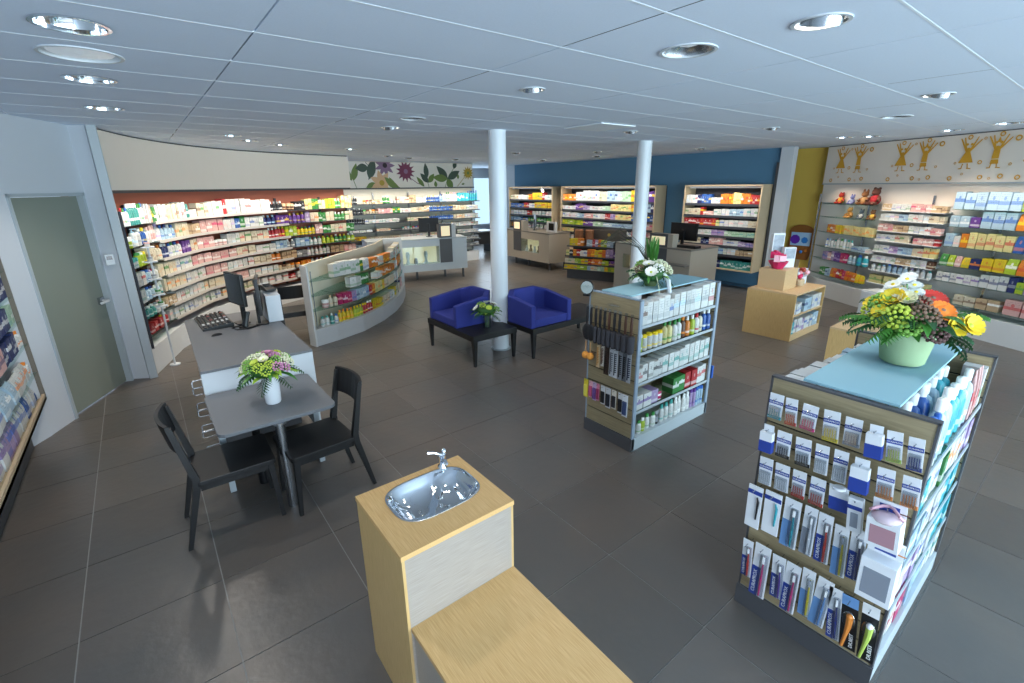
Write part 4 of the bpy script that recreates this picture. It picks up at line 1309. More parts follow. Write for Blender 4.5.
# ------------------------------------------------------------------ service counters
def counter(label, loc, rz, L, D, body, top, niche, tower, mon, legs, z0=.2, z1=1.0):
    """front towards local -y, local x from left to right"""
    t = thing('service_counter', label, 'counter', loc, rz, 'service counters')
    n0, n1, nz0, nz1 = niche
    b = MB()
    b.box(0, 0, z0, n0, D, z1 - .03).box(n1, 0, z0, L, D, z1 - .03).box(n0, 0, z0, n1, D, nz0).box(n0, 0, nz1, n1, D, z1 - .03).box(n0, .25, nz0, n1, D, nz1)
    b.build('body', body, t)
    MB().box(n0 + .005, .225, nz0, n1 - .005, .249, nz1).build('showcase_back', NICHE, t)
    MB().box(n0, .004, nz0, n1, .01, nz1).build('showcase_glass', GLASS, t)
    MB().box(-.005, -.005, z1 - .03, L + .005, D + .005, z1).build('countertop', top, t, bev=.003)
    x0, x1, zt = tower
    MB().box(x0, -.012, nz0, x1, .0, z1 - .03).build('dark_panel', DKGREY, t)
    tw = MB().box(x0, -.012, z1, x1, .012, zt).box(x0 + .0, .0, z1, x0 + .03, .16, zt).box(x1 - .03, 0, z1, x1, .16, zt).box(x0, 0, zt - .03, x1, .16, zt).box(x0, .15, z1, x1, .18, zt)
    tw2 = MB().box(x0 + .05, -.016, z1 + .04, x1 - .05, -.012, zt - .05)
    o = tw.build('display_tower', DKGREY, t)
    MB().box(x1 + .0, .0, z1, x1 + .11, .18, zt - .0).build('tower_cheek', TAUPE if body is TAUPE else GREYW, t)
    MB().box(x0 + .05, -.018, z1 + .04, x1 - .05, -.0125, zt - .05).build('lit_display', NICHE, o)
    for x, y in legs:
        MB().beam((x, y, 0), (x, y, z0), .022, .022).build('leg', DKGREY, t)
    return t
def local(t, x, y, z=0):
    return t.matrix_basis @ Vector((x, y, z))
def wpos(loc, rz, x, y):
    return (loc[0] + x * math.cos(rz) - y * math.sin(rz), loc[1] + x * math.sin(rz) + y * math.cos(rz))
GL, GR = (4.1, 10.72, 0), R(-12)
counter('pale grey service counter with lit showcase before the flower mural shelves', GL, GR, 2.45, .72, mat('blue_grey_laminate', '#b9c2c9', .45), GREYP, (.75, 1.72, .42, .84), (1.74, 2.06, 1.36), None, ((1.2, .3), (1.95, .35), (2.36, .1)), .24, 1.03)
p = wpos(GL, GR, 1.62, .45)
monitor('computer_monitor', 'black till monitor on the pale grey service counter', (*p, 1.03), GR + R(160), .5, .34, .12)
for k, (x, lb) in enumerate(((.95, 'left white figure in the lit showcase of the grey counter'), (1.4, 'right white figure in the lit showcase of the grey counter'))):
    q = wpos(GL, GR, x, .1)
    tag(MB().lathe([(.05, 0), (.055, .01), (.03, .1), (.045, .2), (.05, .24), (.03, .3)], 14).build('display_figure', WHITEL, None, (*q, .42), smooth=True), lb, 'ornament')
q = wpos(GL, GR, 1.15, .12)
tag(MB().lathe([(.04, 0), (.05, .05), (.03, .14)], 12).build('display_pot', DKGREY, None, (*q, .42), smooth=True), 'dark pot between the white figures in the showcase', 'pot')
TL, TR = (8.78, 11.75, 0), R(-94)
counter('taupe service counter with lit showcase before the left blue-wall cabinet', TL, TR, 2.3, .72, TAUPE, TAUPET, (1.0, 1.85, .42, .78), (.62, 1.0, 1.28), None, ((.6, .1), (1.25, .1), (2.22, .1), (2.22, .62)), .2, 1.0)
p = wpos(TL, TR, 1.15, .4)
monitor('computer_monitor', 'black till monitor on the taupe counter near the first column', (*p, 1.0), TR + R(150), .48, .34, .1)
t = thing('framed_screen', 'pale framed dark screen standing on the taupe counter end', 'screen', (*wpos(TL, TR, 2.0, .3), 1.0), TR)
MB().box(-.2, 0, 0, .2, .06, .28).build('frame', GREYW, t, bev=.004)
MB().prism([(-.1, -.004), (.12, -.004), (.12, 0), (-.1, 0)], .05, .24).build('screen', SCREEN, t)
for k in range(4):
    q = wpos(TL, TR, 1.12 + k * .19, .12)
    tag(MB().lathe([(.045, 0), (.05, .05), (.025, .1), (.03, .16 + .03 * (k % 2))], 10).build('display_jar', [WHITEL, mat('amber_glass', '#8a6a33', .2)][k % 2], None, (*q, .42), smooth=True), f'{ORD[k]} small vessel from left in the taupe counter showcase', 'jar', 'vessels in the taupe showcase')
C3, C3R = (8.1, 6.75, 0), R(-92)
t = counter('taupe service counter between the second column and right blue-wall cabinet', C3, C3R, 1.85, .9, TAUPE, TAUPET, (.22, .42, .53, .82), (.9, 1.32, 1.3), None, ((.1, .1),), .06, 1.05)
MB().box(1.1, -.16, .74, 1.85, 0, .765).build('bag_shelf', TAUPET, t)
p = wpos(C3, C3R, 1.32, .5)
monitor('computer_monitor', 'wide black till monitor on the counter beside the second column', (*p, 1.05), C3R + R(180), .6, .34, .1)
tag(MB().box(-.2, -.1, 0, .2, .1, .05).build('card_reader', BLACK, None, (*wpos(C3, C3R, 1.62, .25), 1.05), C3R, bev=.006), 'flat black device on the right taupe counter below the monitor', 'reader')

# ------------------------------------------------------------------ tea stand
KL, KR = (8.2, 8.42, 0), math.atan2(-.938, .345)
KW = 1.36
t = thing('tea_stand', 'dark stepped stand stacked with tea cartons between the two taupe counters', 'display stand', KL, KR)
MB().box(.03, .1, 0, KW - .03, .55, .34).build('plinth', DKGREY, t)
MB().box(.0, .5, .34, KW, .55, 1.19).build('back_panel', mat('wenge_board', '#4d453e', .5), t)
MB().box(KW - .03, .12, .34, KW, .5, 1.19).build('side_panel', mat('wenge_board', '#4d453e'), t)
TZ = [(.80, .2), (.565, .1), (.39, .04), (.25, .0)]
for z, y in TZ:
    MB().box(-.04, y, z - .035, KW - .0, .5, z).build('shelf', SHELFD, t)
TN = dict(ca='tea_carton')
for i, r_ in enumerate(['_ .05,y ca 3 .085 .17,o ca 2 .085 .17,_ .1,u ca 2 .085 .15,r ca 1 .085 .16,P ca 1 .085 .16,o ca 1 .085 .16,l ca 2 .085 .15,u ca 2 .1 .13,_ .15', 'Y ca 1 .09 .13,x ca 1 .09 .14,o ca 1 .09 .15,r ca 1 .09 .15,w ca 2 .09 .13,o ca 2 .09 .17,y ca 2 .09 .16,o ca 1 .09 .17,P ca 2 .09 .18,p ca 1 .09 .13',
                        'c ca 3 .09 .1,l ca 2 .09 .11,y ca 2 .09 .11,r ca 1 .09 .11,o ca 3 .09 .12,l ca 2 .09 .1,p ca 2 .09 .1', 'y ca 4 .095 .1,l ca 3 .095 .1,u ca 1 .095 .1,c ca 2 .095 .1,m ca 2 .095 .1,y ca 1 .095 .1,l ca 2 .095 .1']):
    z, y = TZ[i]
    row([wpos(KL, KR, -.02, y), wpos(KL, KR, KW - .06, y)], z, r_, 'dark tea stand', sh(i, 4), TN, dep=.1, inset=.01)
for k in range(2):
    w_ = thing('wicker_basket', ['left wicker basket on top of the tea stand', 'second wicker basket behind on the tea stand top'][k], 'basket', (*wpos(KL, KR, .2 + .28 * k, .385), .8), KR)
    for j in range(12):
        MB().lathe([(.095 + .004 * (j % 2), 0), (.104 + .004 * (j % 2), .016), (.095 + .004 * (j % 2), .031)], 18, (0, 0, .031 * j)).build('wicker_band', mat('wicker', '#8a5a3a', .7, noise=.3, nscale=80), w_, smooth=True)
    MB().lathe([(.09, 0), (.09, .01)], 18).build('bottom', mat('wicker', '#8a5a3a'), w_)
tag(MB().box(.0, .4, 0, .5, .47, .37).build('dark_box', mat('wenge_board', '#4d453e'), None, (*wpos(KL, KR, .72, .02), .80), KR), 'dark wooden box with a golden emblem on the tea stand top', 'box')
em = bpy.data.objects['dark_box']
MB().lathe([(.03, 0), (.04, .004), (.03, .006)], 12).build('emblem', mat('gold_print', '#b39a4a', .4), em, (.25, .398, .27), rot=(PI / 2, 0, 0))

# ------------------------------------------------------------------ curved display island
GF = [(1.76, 6.95), (2.12, 7.06), (2.6, 7.27), (3.12, 7.68), (3.56, 8.14), (3.95, 8.68), (4.25, 9.2), (4.4, 9.5)]
GBk = [(1.72, 7.08), (2.02, 7.42), (2.45, 7.86), (2.85, 8.24), (3.25, 8.62), (3.6, 9.02), (3.85, 9.4), (4.0, 9.62)]
t = thing('curved_display_island', 'curved white display island with glass shelves between the desk and armchairs', 'display island', (0, 0, 0))
MB().strip(GF, GBk, 0, .25).build('plinth', mat('island_grey', '#b6babd', .5), t)
MB().strip(offset(GBk, -.03), GBk, .25, 1.19).build('back_board', mat('island_cream', '#e3d9c4', .55), t)
MB().strip([(1.74, 6.93), (1.765, 6.935)], [(1.70, 7.1), (1.73, 7.11)], 0, 1.19).build('end_panel', GREYW, t)
ge = [Vector(GF[-1]), Vector(GBk[-1])]
MB().strip([GF[-1], GBk[-1]], [(GF[-1][0] + .01, GF[-1][1] + .03), (GBk[-1][0] + .02, GBk[-1][1] + .02)], 0, 1.19).build('end_panel', GREYW, t)
GZ = [.955, .74, .52, .27]
for z in GZ[:3]:
    for i in range(len(GF) - 1):
        MB().strip(offset(GF[i:i + 2], .03), [GBk[i], GBk[i + 1]], z - .008, z).build('shelf', GLASSG, t)
for f in (.02, .7):
    p = sub(GF, f, f + .02)[0]
    MB().tube([(p[0] - .02, p[1] + .04, .25), (p[0] - .02, p[1] + .04, 1.1)], .007, 6).build('upright', STEEL, t)
GN = dict(ca='remedy_carton', bo='juice_bottle', pu='juice_pump', tu='remedy_tube', sp='remedy_can', ja='remedy_jar')
GP = offset(GF, .03)
row(sub(GP, .12, .97), GZ[0], 'w ca 1 .12 .2 g,w ca 4 .1 .2 g,g ca 1 .08 .16,w ca 2 .09 .17 b,o ca 3 .09 .15,w ca 3 .08 .13 o,o ca 4 .09 .14,w ca 3 .09 .12,c ca 4 .09 .17,w ca 3 .1 .17,c ca 3 .1 .17', 'curved island', 'top shelf,', GN, dep=.11)
row(sub(GP, .2, .97), GZ[1], 'w ca 2 .13 .15 g,g ca 2 .1 .16,_ .25,w ca 3 .08 .1 o,o ca 6 .08 .14 w,o ca 3 .08 .11,w ca 4 .08 .12 o,o ca 4 .09 .16,o ca 4 .09 .15', 'curved island', 'second shelf down,', GN, dep=.11)
row(sub(GP, .06, .97), GZ[2], 'k ja 1 .1 .12,c bo 2 .07 .17,K ca 3 .08 .16,P ca 1 .09 .16,u ca 4 .085 .17,r ca 1 .08 .16,o ca 1 .09 .17,Y ca 3 .09 .17,y ca 1 .08 .16,c ca 6 .09 .16,w ca 3 .1 .15,c ca 5 .1 .15,k ca 3 .1 .15', 'curved island', 'third shelf down,', GN, dep=.11)
row(sub(GP, .04, .97), GZ[3] - .02, 'w bo 2 .075 .15 t,t bo 1 .075 .16,w bo 1 .07 .14,y bo 4 .07 .18 o,l bo 3 .07 .18 y,r bo 4 .07 .17,y ca 5 .07 .14,c ca 4 .08 .14,w ca 3 .09 .14,y ca 2 .08 .16,c ca 4 .1 .15,n ca 2 .06 .17,k ca 5 .1 .14', 'curved island', 'bottom shelf,', GN, dep=.11)

# ------------------------------------------------------------------ right wall shelving
RZ = [1.82, 1.565, 1.27, .98, .74, .43]
t = thing('wall_shelving', 'glass wall shelving with children goods below the rabbit frieze', 'shelves', (0, 0, 0))
MB().strip(RW, offset(RWB, -.03), 0, .33).build('plinth', GREYW, t)
for i in range(len(RWB)):
    for off in (.0,):
        p = offset(RWB, -.05)[i]
        MB().box(-.014, -.014, .33, .014, .014, 2.0).build('upright', STEEL, t, (*p, 0))
def rsec(f0, f1):
    return sub(RW, f0, f1), sub(RWB, f0, f1)
SEC = [(0, .235), (.25, .47), (.485, 1.0)]
MZ = [1.75, 1.59, 1.41, 1.24, 1.05, .88, .72, .5]
for s_, zs in ((0, RZ), (1, MZ), (2, RZ)):
    A, B_ = rsec(*SEC[s_])
    for z in zs:
        MB().strip(A, B_, z - .01, z).build('shelf', GLASSG if s_ != 1 else mat('acrylic_tray', '#c9ced2', .4), t)
WN = dict(ca='baby_food_carton', bo='baby_lotion_bottle', po='baby_food_pouch', ja='baby_jar', fl='baby_flask', tu='baby_tube', sp='baby_can', pu='baby_pump')
RC = 'rabbit-frieze wall, '
A0 = rsec(*SEC[0])[0]
row(A0, RZ[2], 'o ca 3 .06 .15,y ca 3 .06 .15 o,Y ca 9 .06 .16 o', RC + 'toy side', 'third shelf down,', WN, dep=.08)
row(A0, RZ[3], 'w bo 4 .06 .17,w fl 5 .07 .2,u ca 2 .13 .1,w ca 1 .08 .08', RC + 'toy side', 'fourth shelf down,', WN, dep=.1)
row(A0, RZ[4], 'P ca 2 .07 .16,k ca 1 .09 .14,P ca 1 .08 .18,p ca 2 .08 .16,K ca 2 .08 .17,u fl 2 .1 .16,T fl 2 .13 .2', RC + 'toy side', 'fifth shelf down,', WN, dep=.1)
row(A0, RZ[5], 'g ca 2 .08 .15,u ca 2 .07 .14,o po 2 .08 .17,r po 2 .08 .18,K po 1 .08 .16,o po 3 .09 .17,y po 2 .09 .15', RC + 'toy side', 'bottom shelf,', WN)
A1 = rsec(*SEC[1])[0]
DN = dict(WN, ca='soother_pack', ja='bottle_teat_pack')
for i, r_ in enumerate(['s ca 2 .07 .11,w ca 4 .07 .11,k ca 4 .07 .12,s ca 3 .07 .1', 'w ca 4 .07 .11,u ca 2 .07 .11,w ca 4 .07 .12,c ca 3 .07 .1', 'k ca 3 .07 .12,s ca 3 .07 .11,w ca 4 .07 .11,k ca 2 .07 .1', 'w ca 4 .07 .11,c ca 3 .07 .12,_ .05,k ca 4 .07 .1,r ca 1 .07 .1',
                        'w ca 3 .08 .12,P ca 2 .07 .11,u ca 3 .07 .11,c ca 2 .08 .12,Y ca 2 .09 .15', 'w ca 5 .07 .1,s ca 3 .07 .1,w ca 3 .07 .12,N ca 1 .09 .12', 'w fl 3 .07 .12,u fl 4 .07 .14,w fl 4 .07 .13']):
    row(A1, MZ[i], r_, RC + 'middle', ORD[i] + ' tray down,', DN, dep=.06)
row(A1, .5, 'Y ca 2 .2 .14 g,Y ca 2 .18 .13 g', RC + 'middle', 'bottom tray,', WN, dep=.1)
A2 = rsec(*SEC[2])[0]
for i, r_ in enumerate(['u ca 6 .125 .24 b,l po 1 .12 .21 b,u po 1 .12 .22 l,y po 2 .13 .22 b,o po 2 .13 .23,r po 2 .13 .22,y po 3 .13 .22', 'u ca 2 .12 .16 w,p ca 1 .12 .15,u ca 3 .125 .24 b,o po 3 .12 .22 y,r po 2 .13 .23 y,y po 2 .13 .23 r,o po 4 .13 .22', 'u ca 1 .12 .2,w ca 1 .09 .16,o ca 1 .1 .2,Y ca 5 .11 .22 r,b po 4 .12 .22 o,o po 2 .13 .22,y po 3 .13 .22,b po 3 .13 .22',
                        'g po 1 .1 .17,l po 1 .08 .16,k po 1 .08 .16,y po 1 .1 .15,n ca 1 .12 .15 o,y ca 2 .13 .18 r,l po 1 .12 .21,o po 2 .12 .21 r,K po 1 .12 .21,l po 2 .12 .22,T po 2 .13 .22,o po 3 .13 .22', 'w ca 3 .1 .13 n,w ca 3 .1 .14 p,w ca 3 .12 .19 n,n ca 1 .09 .2,l ca 1 .1 .15,P po 1 .1 .2,K po 2 .11 .18,b po 1 .1 .2,Y ja 5 .09 .12,c ja 5 .09 .12',
                        '_ .3,c ca 2 .14 .14,s ca 2 .14 .15,_ .04,k ca 2 .2 .22 r,w ca 2 .19 .2 k,c ca 3 .2 .18']):
    row(A2, RZ[i], r_, RC + 'right part', sh(i, 6), WN, dep=.12)
t = thing('drawer_unit', 'low white drawer unit under the soother trays by the rabbit-frieze wall', 'drawers', (9.62, 2.28, 0), R(-115))
MB().box(-.26, -.14, 0, .26, .2, .46).build('body', WHITEL, t)
for z in (.03, .25):
    MB().box(-.25, -.155, z, .25, -.14, z + .19).build('drawer', WHITEL, t, bev=.003)
# plush toys and small figures on the upper toy shelves
def plush(name, label, pos, rz, h, c1, c2, arms=True, ears='round'):
    t = thing(name, label, 'soft toy', pos, rz, 'soft toys on the toy shelves')
    m1, m2 = mat('plush_' + c1[0], c1[1], .9, noise=.2, nscale=90), mat('plush_' + c2[0], c2[1], .9, noise=.2, nscale=90)
    MB().ball((0, 0, h * .32), h * .27, 12, 8, sz=1.15).build('body', m2, t, smooth=True)
    hd = MB().ball((0, -.01, h * .76), h * .22, 12, 8).ball((0, -h * .2, h * .7), h * .1, 8, 6).build('head', m1, t, smooth=True)
    for s in (-1, 1):
        MB().ball((s * h * .17, 0, h * .95), h * .08, 8, 5, sz=1 if ears == 'round' else 2.4).build('ear', m1, hd, smooth=True)
        MB().ball((s * h * .07, -h * .2, h * .82), h * .022, 6, 4).build('eye', BLACK, hd, smooth=True)
        MB().tube([(s * h * .2, 0, h * .5), (s * h * .36, -h * .1, h * .36), (s * h * .38, -h * .2, h * .26)], [h * .09, h * .08, h * .09], 8).build('arm', m1, t, smooth=True)
        MB().tube([(s * h * .13, -h * .1, h * .13), (s * h * .24, -h * .34, h * .1), (s * h * .26, -h * .4, h * .16)], [h * .11, h * .1, h * .1], 8).build('leg', m1, t, smooth=True)
def onA0(f, inset=.1):
    q = sub(RW, f, f + .004)
    a, b = q[0], q[-1]
    u = (Vector(b) - Vector(a)).normalized()
    return (a[0] - u.y * inset, a[1] + u.x * inset), math.atan2(u.y, u.x)
plist = [(.03, 0, .19, ('red', '#b5382b'), ('golden', '#d8a33a'), 'round', 'red and yellow plush toy house figure at left end of top toy shelf'), (.09, 0, .15, ('violet', '#7d7fae'), ('grey blue', '#8d97b5'), 'long', 'small blue grey plush toy on top toy shelf'), (.15, 0, .22, ('brown', '#8a5a35'), ('tan', '#b58a5a'), 'long', 'brown plush reindeer on top toy shelf'),
         (.2, 0, .27, ('dark brown', '#5b3226'), ('crimson', '#a3242c'), 'round', 'dark brown teddy bear in red shirt on top toy shelf'),
         (.09, 1, .18, ('tan2', '#c79352'), ('ochre', '#b5813e'), 'round', 'sandy plush toy on second toy shelf'), (.15, 1, .15, ('slate', '#5a6672'), ('white2', '#d8d6cf'), 'long', 'grey and white plush toy on second toy shelf'), (.205, 1, .16, ('brown2', '#7a5335'), ('golden2', '#d9b04a'), 'round', 'brown plush toy with yellow shirt on second toy shelf')]
for f, i, h, c1, c2, e, lb in plist:
    p, a = onA0(f)
    plush('plush_toy', lb, (*p, RZ[i]), a, h * 1.12, c1, c2, True, e)
# activity panel on the ochre recess
t = thing('activity_panel', 'brown wooden play panel with purple and blue picture hanging before the ochre recess', 'play panel', (11.24, 4.3, .62), R(-90))
pts = [(-.23, 0)] + [(-.23 + .0, .1)] + [(-.23, .62)] + [(.23 * math.cos(a), .62 + .12 * math.sin(a)) for a in [PI - PI * k / 8 for k in range(1, 8)]] + [(.23, .62), (.23, .1), (.18, .0)]
b = MB()
n = len(pts)
b.v = [(x, 0, z) for x, z in pts] + [(x, .04, z) for x, z in pts]
b.face(list(range(n))); b.face([n + k for k in reversed(range(n))])
for k in range(n):
    b.face([k, (k + 1) % n, n + (k + 1) % n, n + k])
b.build('board', mat('brown_play_board', '#8f5a26', .5, noise=.2, nscale=8), t, bev=.006)
MB().box(-.19, -.008, .3, .2, 0, .58).build('picture', mat('play_picture_blue', '#a9cbea', .3), t)
MB().lathe([(.06, 0), (.1, .004), (.05, .006)], 9, sx=1, sy=1).build('purple_puzzle_piece', mat('play_purple', '#6a2fb0', .4), t, (-.1, -.008, .43), rot=(PI / 2, 0, 0))
MB().lathe([(.05, 0), (.07, .004), (.04, .006)], 7).build('blue_puzzle_piece', mat('play_blue', '#2f7fd0', .4), t, (.09, -.008, .42), rot=(PI / 2, 0, 0))
for k in range(4):
    MB().ball((-.13 + .09 * k, -.01, .17 + .03 * (k % 2)), .035, 8, 5).build('bead', mat(['play_purple', 'play_red', 'play_blue', 'play_orange'][k], ['#6a2fb0', '#a33a2c', '#2f7fd0', '#c9782a'][k], .4), t, smooth=True)
MB().box(-.03, .03, -.6, .03, .06, .1).build('post', BEIGE, t)

# golden figures on the frieze
GOLD = mat('golden_print', '#e0a52e', .6)
FRA = offset(RWB, -.064)
def onF(s, z, o=0):
    q = sub(FRA, s, s + .003)
    return q[0], (Vector(q[-1]) - Vector(q[0])).normalized()
Lf = sum((Vector(a) - Vector(b)).length for a, b in zip(FRA, FRA[1:]))
def decal(name, polys, f, z):
    """flat golden print: polys in metres (x right, z up) around a point of the frieze"""
    p, u = onF(f, z)
    b = MB()
    for k, poly in enumerate(polys):
        i0 = len(b.v)
        b.v += [(x, -.001 - .0004 * (k % 3), zz) for x, zz in poly]
        b.face(list(range(i0, i0 + len(poly))))
    o = b.build(name, GOLD, rp, (p[0] + u.y * .008, p[1] - u.x * .008, z), math.atan2(u.y, u.x))
    return o
def stroke(x0, z0, x1, z1, w0, w1):
    d = Vector((x1 - x0, z1 - z0)).normalized()
    return [(x0 - d.y * w0, z0 + d.x * w0), (x0 + d.y * w0, z0 - d.x * w0), (x1 + d.y * w1, z1 - d.x * w1), (x1 - d.y * w1, z1 + d.x * w1)]
def disc(x, z, r_, n=10):
    return [(x + r_ * math.cos(2 * PI * k / n), z + r_ * math.sin(2 * PI * k / n)) for k in range(n)]
def ringp(x, z, r0, r1, n=12):
    return [[(x + a * math.cos(2 * PI * q / n), z + a * math.sin(2 * PI * q / n)) for a, q in ((r1, k), (r1, k + 1), (r0, k + 1), (r0, k))] for k in range(n)]
def dancer(girl):
    P_ = [stroke(-.02, .1, -.13, .29, .014, .008), stroke(-.02, .1, -.08, .3, .012, .008), stroke(.02, .1, .1, .3, .014, .008), stroke(.02, .1, .15, .26, .012, .008), disc(0, .12, .035), disc(-.03, .2, .02, 6), disc(.03, .2, .02, 6)]
    if girl:
        P_ += [[(-.03, .1), (.03, .1), (.1, -.06), (-.1, -.06)]]
    else:
        P_ += [[(-.04, .1), (.04, .1), (.045, -.02), (-.045, -.02)], [(-.045, -.03), (.045, -.03), (.055, -.09), (-.05, -.09)], [(-.03, .2), (.03, .2), (.0, .28)]]
    P_ += [stroke(-.03, -.07, -.04, -.14, .008, .006), stroke(.03, -.07, .045, -.14, .008, .006), stroke(-.08, -.145, -.03, -.14, .007, .006), stroke(.03, -.14, .09, -.145, .006, .007)]
    return P_
for fc in (.105, .328, .515, .68):
    for s, g in ((-.19, True), (.18, False)):
        decal('dancing_figure_decal', dancer(g), fc + s / Lf, 2.54)
    for dx, dz, r_ in ((-.2, .3, .035), (.2, .31, .035), (.4, .24, .04), (.0, -.06, .03), (-.36, -.28, .035), (.05, -.27, .035), (.3, -.26, .035), (.38, -.1, .02), (-.33, -.06, .018), (0, .27, .02), (-.2, -.22, .018), (.17, -.29, .018)):
        if fc + dx / Lf < .995:
            decal('ring_decal', ringp(0, 0, r_ * .55, r_), fc + dx / Lf, 2.54 + dz)

# ------------------------------------------------------------------ oak display boxes on the right
def oak_box(label, x0, y0, x1, y1, z1):
    t = thing('display_box', label, 'display box', (x0, y0, 0), 0, 'oak display boxes')
    W, D = x1 - x0, y1 - y0
    MB().box(0, 0, z1 - .02, W, D, z1).build('top_panel', OAKX, t)
    MB().box(0, 0, .0, .02, D, z1 - .02).build('end_panel', OAKV, t)
    MB().box(W - .02, 0, 0, W, D, z1 - .02).build('end_panel', OAKV, t)
    MB().box(.02, D / 2, 0, W - .02, D, z1 - .02).build('back_panel', OAKV, t)
    MB().box(.02, .0, .0, W - .02, D / 2, .09).build('plinth', OAKX, t)
    MB().box(.02, .005, .36, W - .02, D / 2, .38).build('shelf', OAKX, t)
    return t
oak_box('low oak display box with an oak cube and pink gifts by the blue wall end', 7.2, 2.68, 8.24, 3.38, .7)
XN = dict(ca='care_carton', po='care_pouch')
row([(7.26, 2.68), (8.2, 2.68)], .38, 'w ca 3 .09 .15 b,_ .08,u ca 2 .14 .2 n,w ca 3 .11 .22 b', 'oak display box', 'upper shelf of', XN, dep=.14)
row([(7.26, 2.68), (8.2, 2.68)], .09, 'T ca 1 .09 .18,w ca 3 .1 .2 p,P ca 1 .09 .18,w ca 3 .1 .18 b,u ca 2 .1 .2', 'oak display box', 'lower shelf of', XN, dep=.14)
tag(MB().box(0, 0, 0, .42, .38, .3).build('oak_cube', OAKX, None, (7.32, 2.92, .7), bev=.004), 'plain oak cube standing on the low oak display box', 'cube')
oak_box('oak topped display box half hidden behind the front toothbrush stand', 5.83, 1.05, 6.75, 1.78, .7)
PK, PK2 = mat('hot_pink_paper', '#c9275e', .5), mat('pale_pink_paper', '#eab6c4', .5)
t = thing('gift_basket', 'hot pink gift bowl with wrapped presents on the oak cube', 'gift basket', (7.45, 3.1, 1.0), .4)
MB().lathe([(.07, 0), (.14, .11), (.125, .11), (.06, .01)], 10).build('bowl', PK, t)
for k, (x, y, z, s) in enumerate(((-.03, .02, .09, .07), (.05, -.02, .1, .06), (.0, .05, .15, .06), (-.06, -.04, .12, .05))):
    MB().box(-s, -s * .6, 0, s, s * .6, s * 1.6).build('wrapped_gift', [PK2, WHITEL, PK, PK2][k], t, (x, y, z), k * .7)
    MB().prism([(-.012, -.05), (.012, -.05), (.012, .05), (-.012, .05)], 0, .02).build('bow', PK, t, (x, y, z + s * 1.6), k)
t = thing('gift_posy', 'small posy of pink and white gift bags on the low oak box', 'gift', (7.95, 2.95, .7))
MB().lathe([(.06, 0), (.07, .08), (.05, .1)], 12).build('tub', BEIGE, t)
for k in range(9):
    a = k * 2.4
    MB().ball((.07 * math.cos(a) * (k % 3) * .6, .07 * math.sin(a) * (k % 3) * .6, .14 + .035 * (k % 4)), .035, 7, 5).build('sweet', [PK, WHITEL, PK2, mat('play_red', '#a33a2c')][k % 4], t, smooth=True)
for nm, lb, x, y, z, h, rz in (('leaflet_stand', 'tall white leaflet stand behind the pink gift bowl', 7.66, 3.05, 1.0, .3, -.6), ('leaflet_stand', 'grey pictured leaflet stand topmost beside the pink gift bowl', 7.62, 3.22, 1.0, .5, -.6), ('leaflet_stand', 'white leaflet box at the rear right of the low oak box', 8.1, 3.0, .7, .24, -.5)):
    t = thing(nm, lb, 'leaflet stand', (x, y, z), rz)
    MB().box(-.09, -.02, 0, .09, .05, h).build('holder', WHITEL, t, bev=.003)
    MB().box(-.075, -.024, h * .45, .075, -.02, h * .95).build('leaflet', mat('leaflet_print', '#8e98a6', .4, noise=.5, nscale=18), t)
# ------------------------------------------------------------------ free standing gondolas with slat ends
def gondola(label, x0, x1, y0, y1, zt, shelves, back_shelves, slat_h, lips):
    t = thing('gondola', label, 'display stand', (x0, y0, 0), 0)
    L, D = x1 - x0, y1 - y0
    b0 = .12
    MB().box(0, 0, 0, L, D, b0).build('base', GREYP, t, bev=.003)
    MB().box(-.012, -.004, 0, .0, D + .004, b0).build('base_front', DKGREY, t)
    for xe, nm in ((0, 'near'), (L - .03, 'far')):
        n = 0
        z = b0 + .002
        while z < zt - .03:
            h = slat_h if zt - z > slat_h + .05 else zt - z + .004
            MB().box(xe, .01, z, xe + .03, D - .01, z + h - .009).build('slat', SLAT, t)
            z += h
        MB().box(xe + .008, .014, b0, xe + .022, D - .014, zt - .004).build('groove_board', BLACK, t)
        fw_ = .014 if lips else .009
        f = MB().box(xe - .003, 0, 0, xe + .033, fw_, zt).box(xe - .003, D - fw_, 0, xe + .033, D, zt).box(xe - .003, 0, zt - .006, xe + .033, D, zt + .003)
        f.build('end_frame', mat('steel_blue_frame', '#8f9fb0', .35) if lips else DKGREY, t)
    MB().box(.03, D / 2 - .01, b0, L - .03, D / 2 + .01, zt - .14).build('centre_board', SLAT, t)
    for z in shelves:
        s_ = MB().box(.034, .012, z - .012, L - .034, D / 2 - .01, z).build('shelf', GLASSG, t)
        MB().box(.034, .006, z - .016, L - .034, .012, z + .008).build('price_rail', GREYP, s_)
    for z in back_shelves:
        MB().box(.034, D / 2 + .01, z - .012, L - .034, D - .012, z).build('shelf', GLASSG, t)
    g = MB().prism([(.03, D * .22), (L - .02, D * .22), (L - .02, D * .8), (.03, D * .8)], zt + .006, zt + .018)
    g.build('glass_top', FROST, t, bev=.002)
    for x in (.06, L - .06):
        for y in (D * .3, D * .72):
            MB().lathe([(.009, zt - .05), (.009, zt + .006)], 10, (x, y, 0)).build('standoff', CHROME, t)
    return t
S2 = (3.02, 4.2, 2.225, 2.775)
S2Z = [1.125, .895, .62, .36, .115]
gondola('glass topped stand with hairbrushes on its slatted end, in the middle of the floor', *S2, 1.35, S2Z[:4], (1.0, .7, .4), .135, True)
SN = dict(ca='hair_care_carton', bo='hair_oil_bottle', sp='hair_spray_can', fl='shampoo_flask', tu='hair_care_tube', pu='foam_pump')
P2 = [(3.06, 2.225), (4.165, 2.225)]
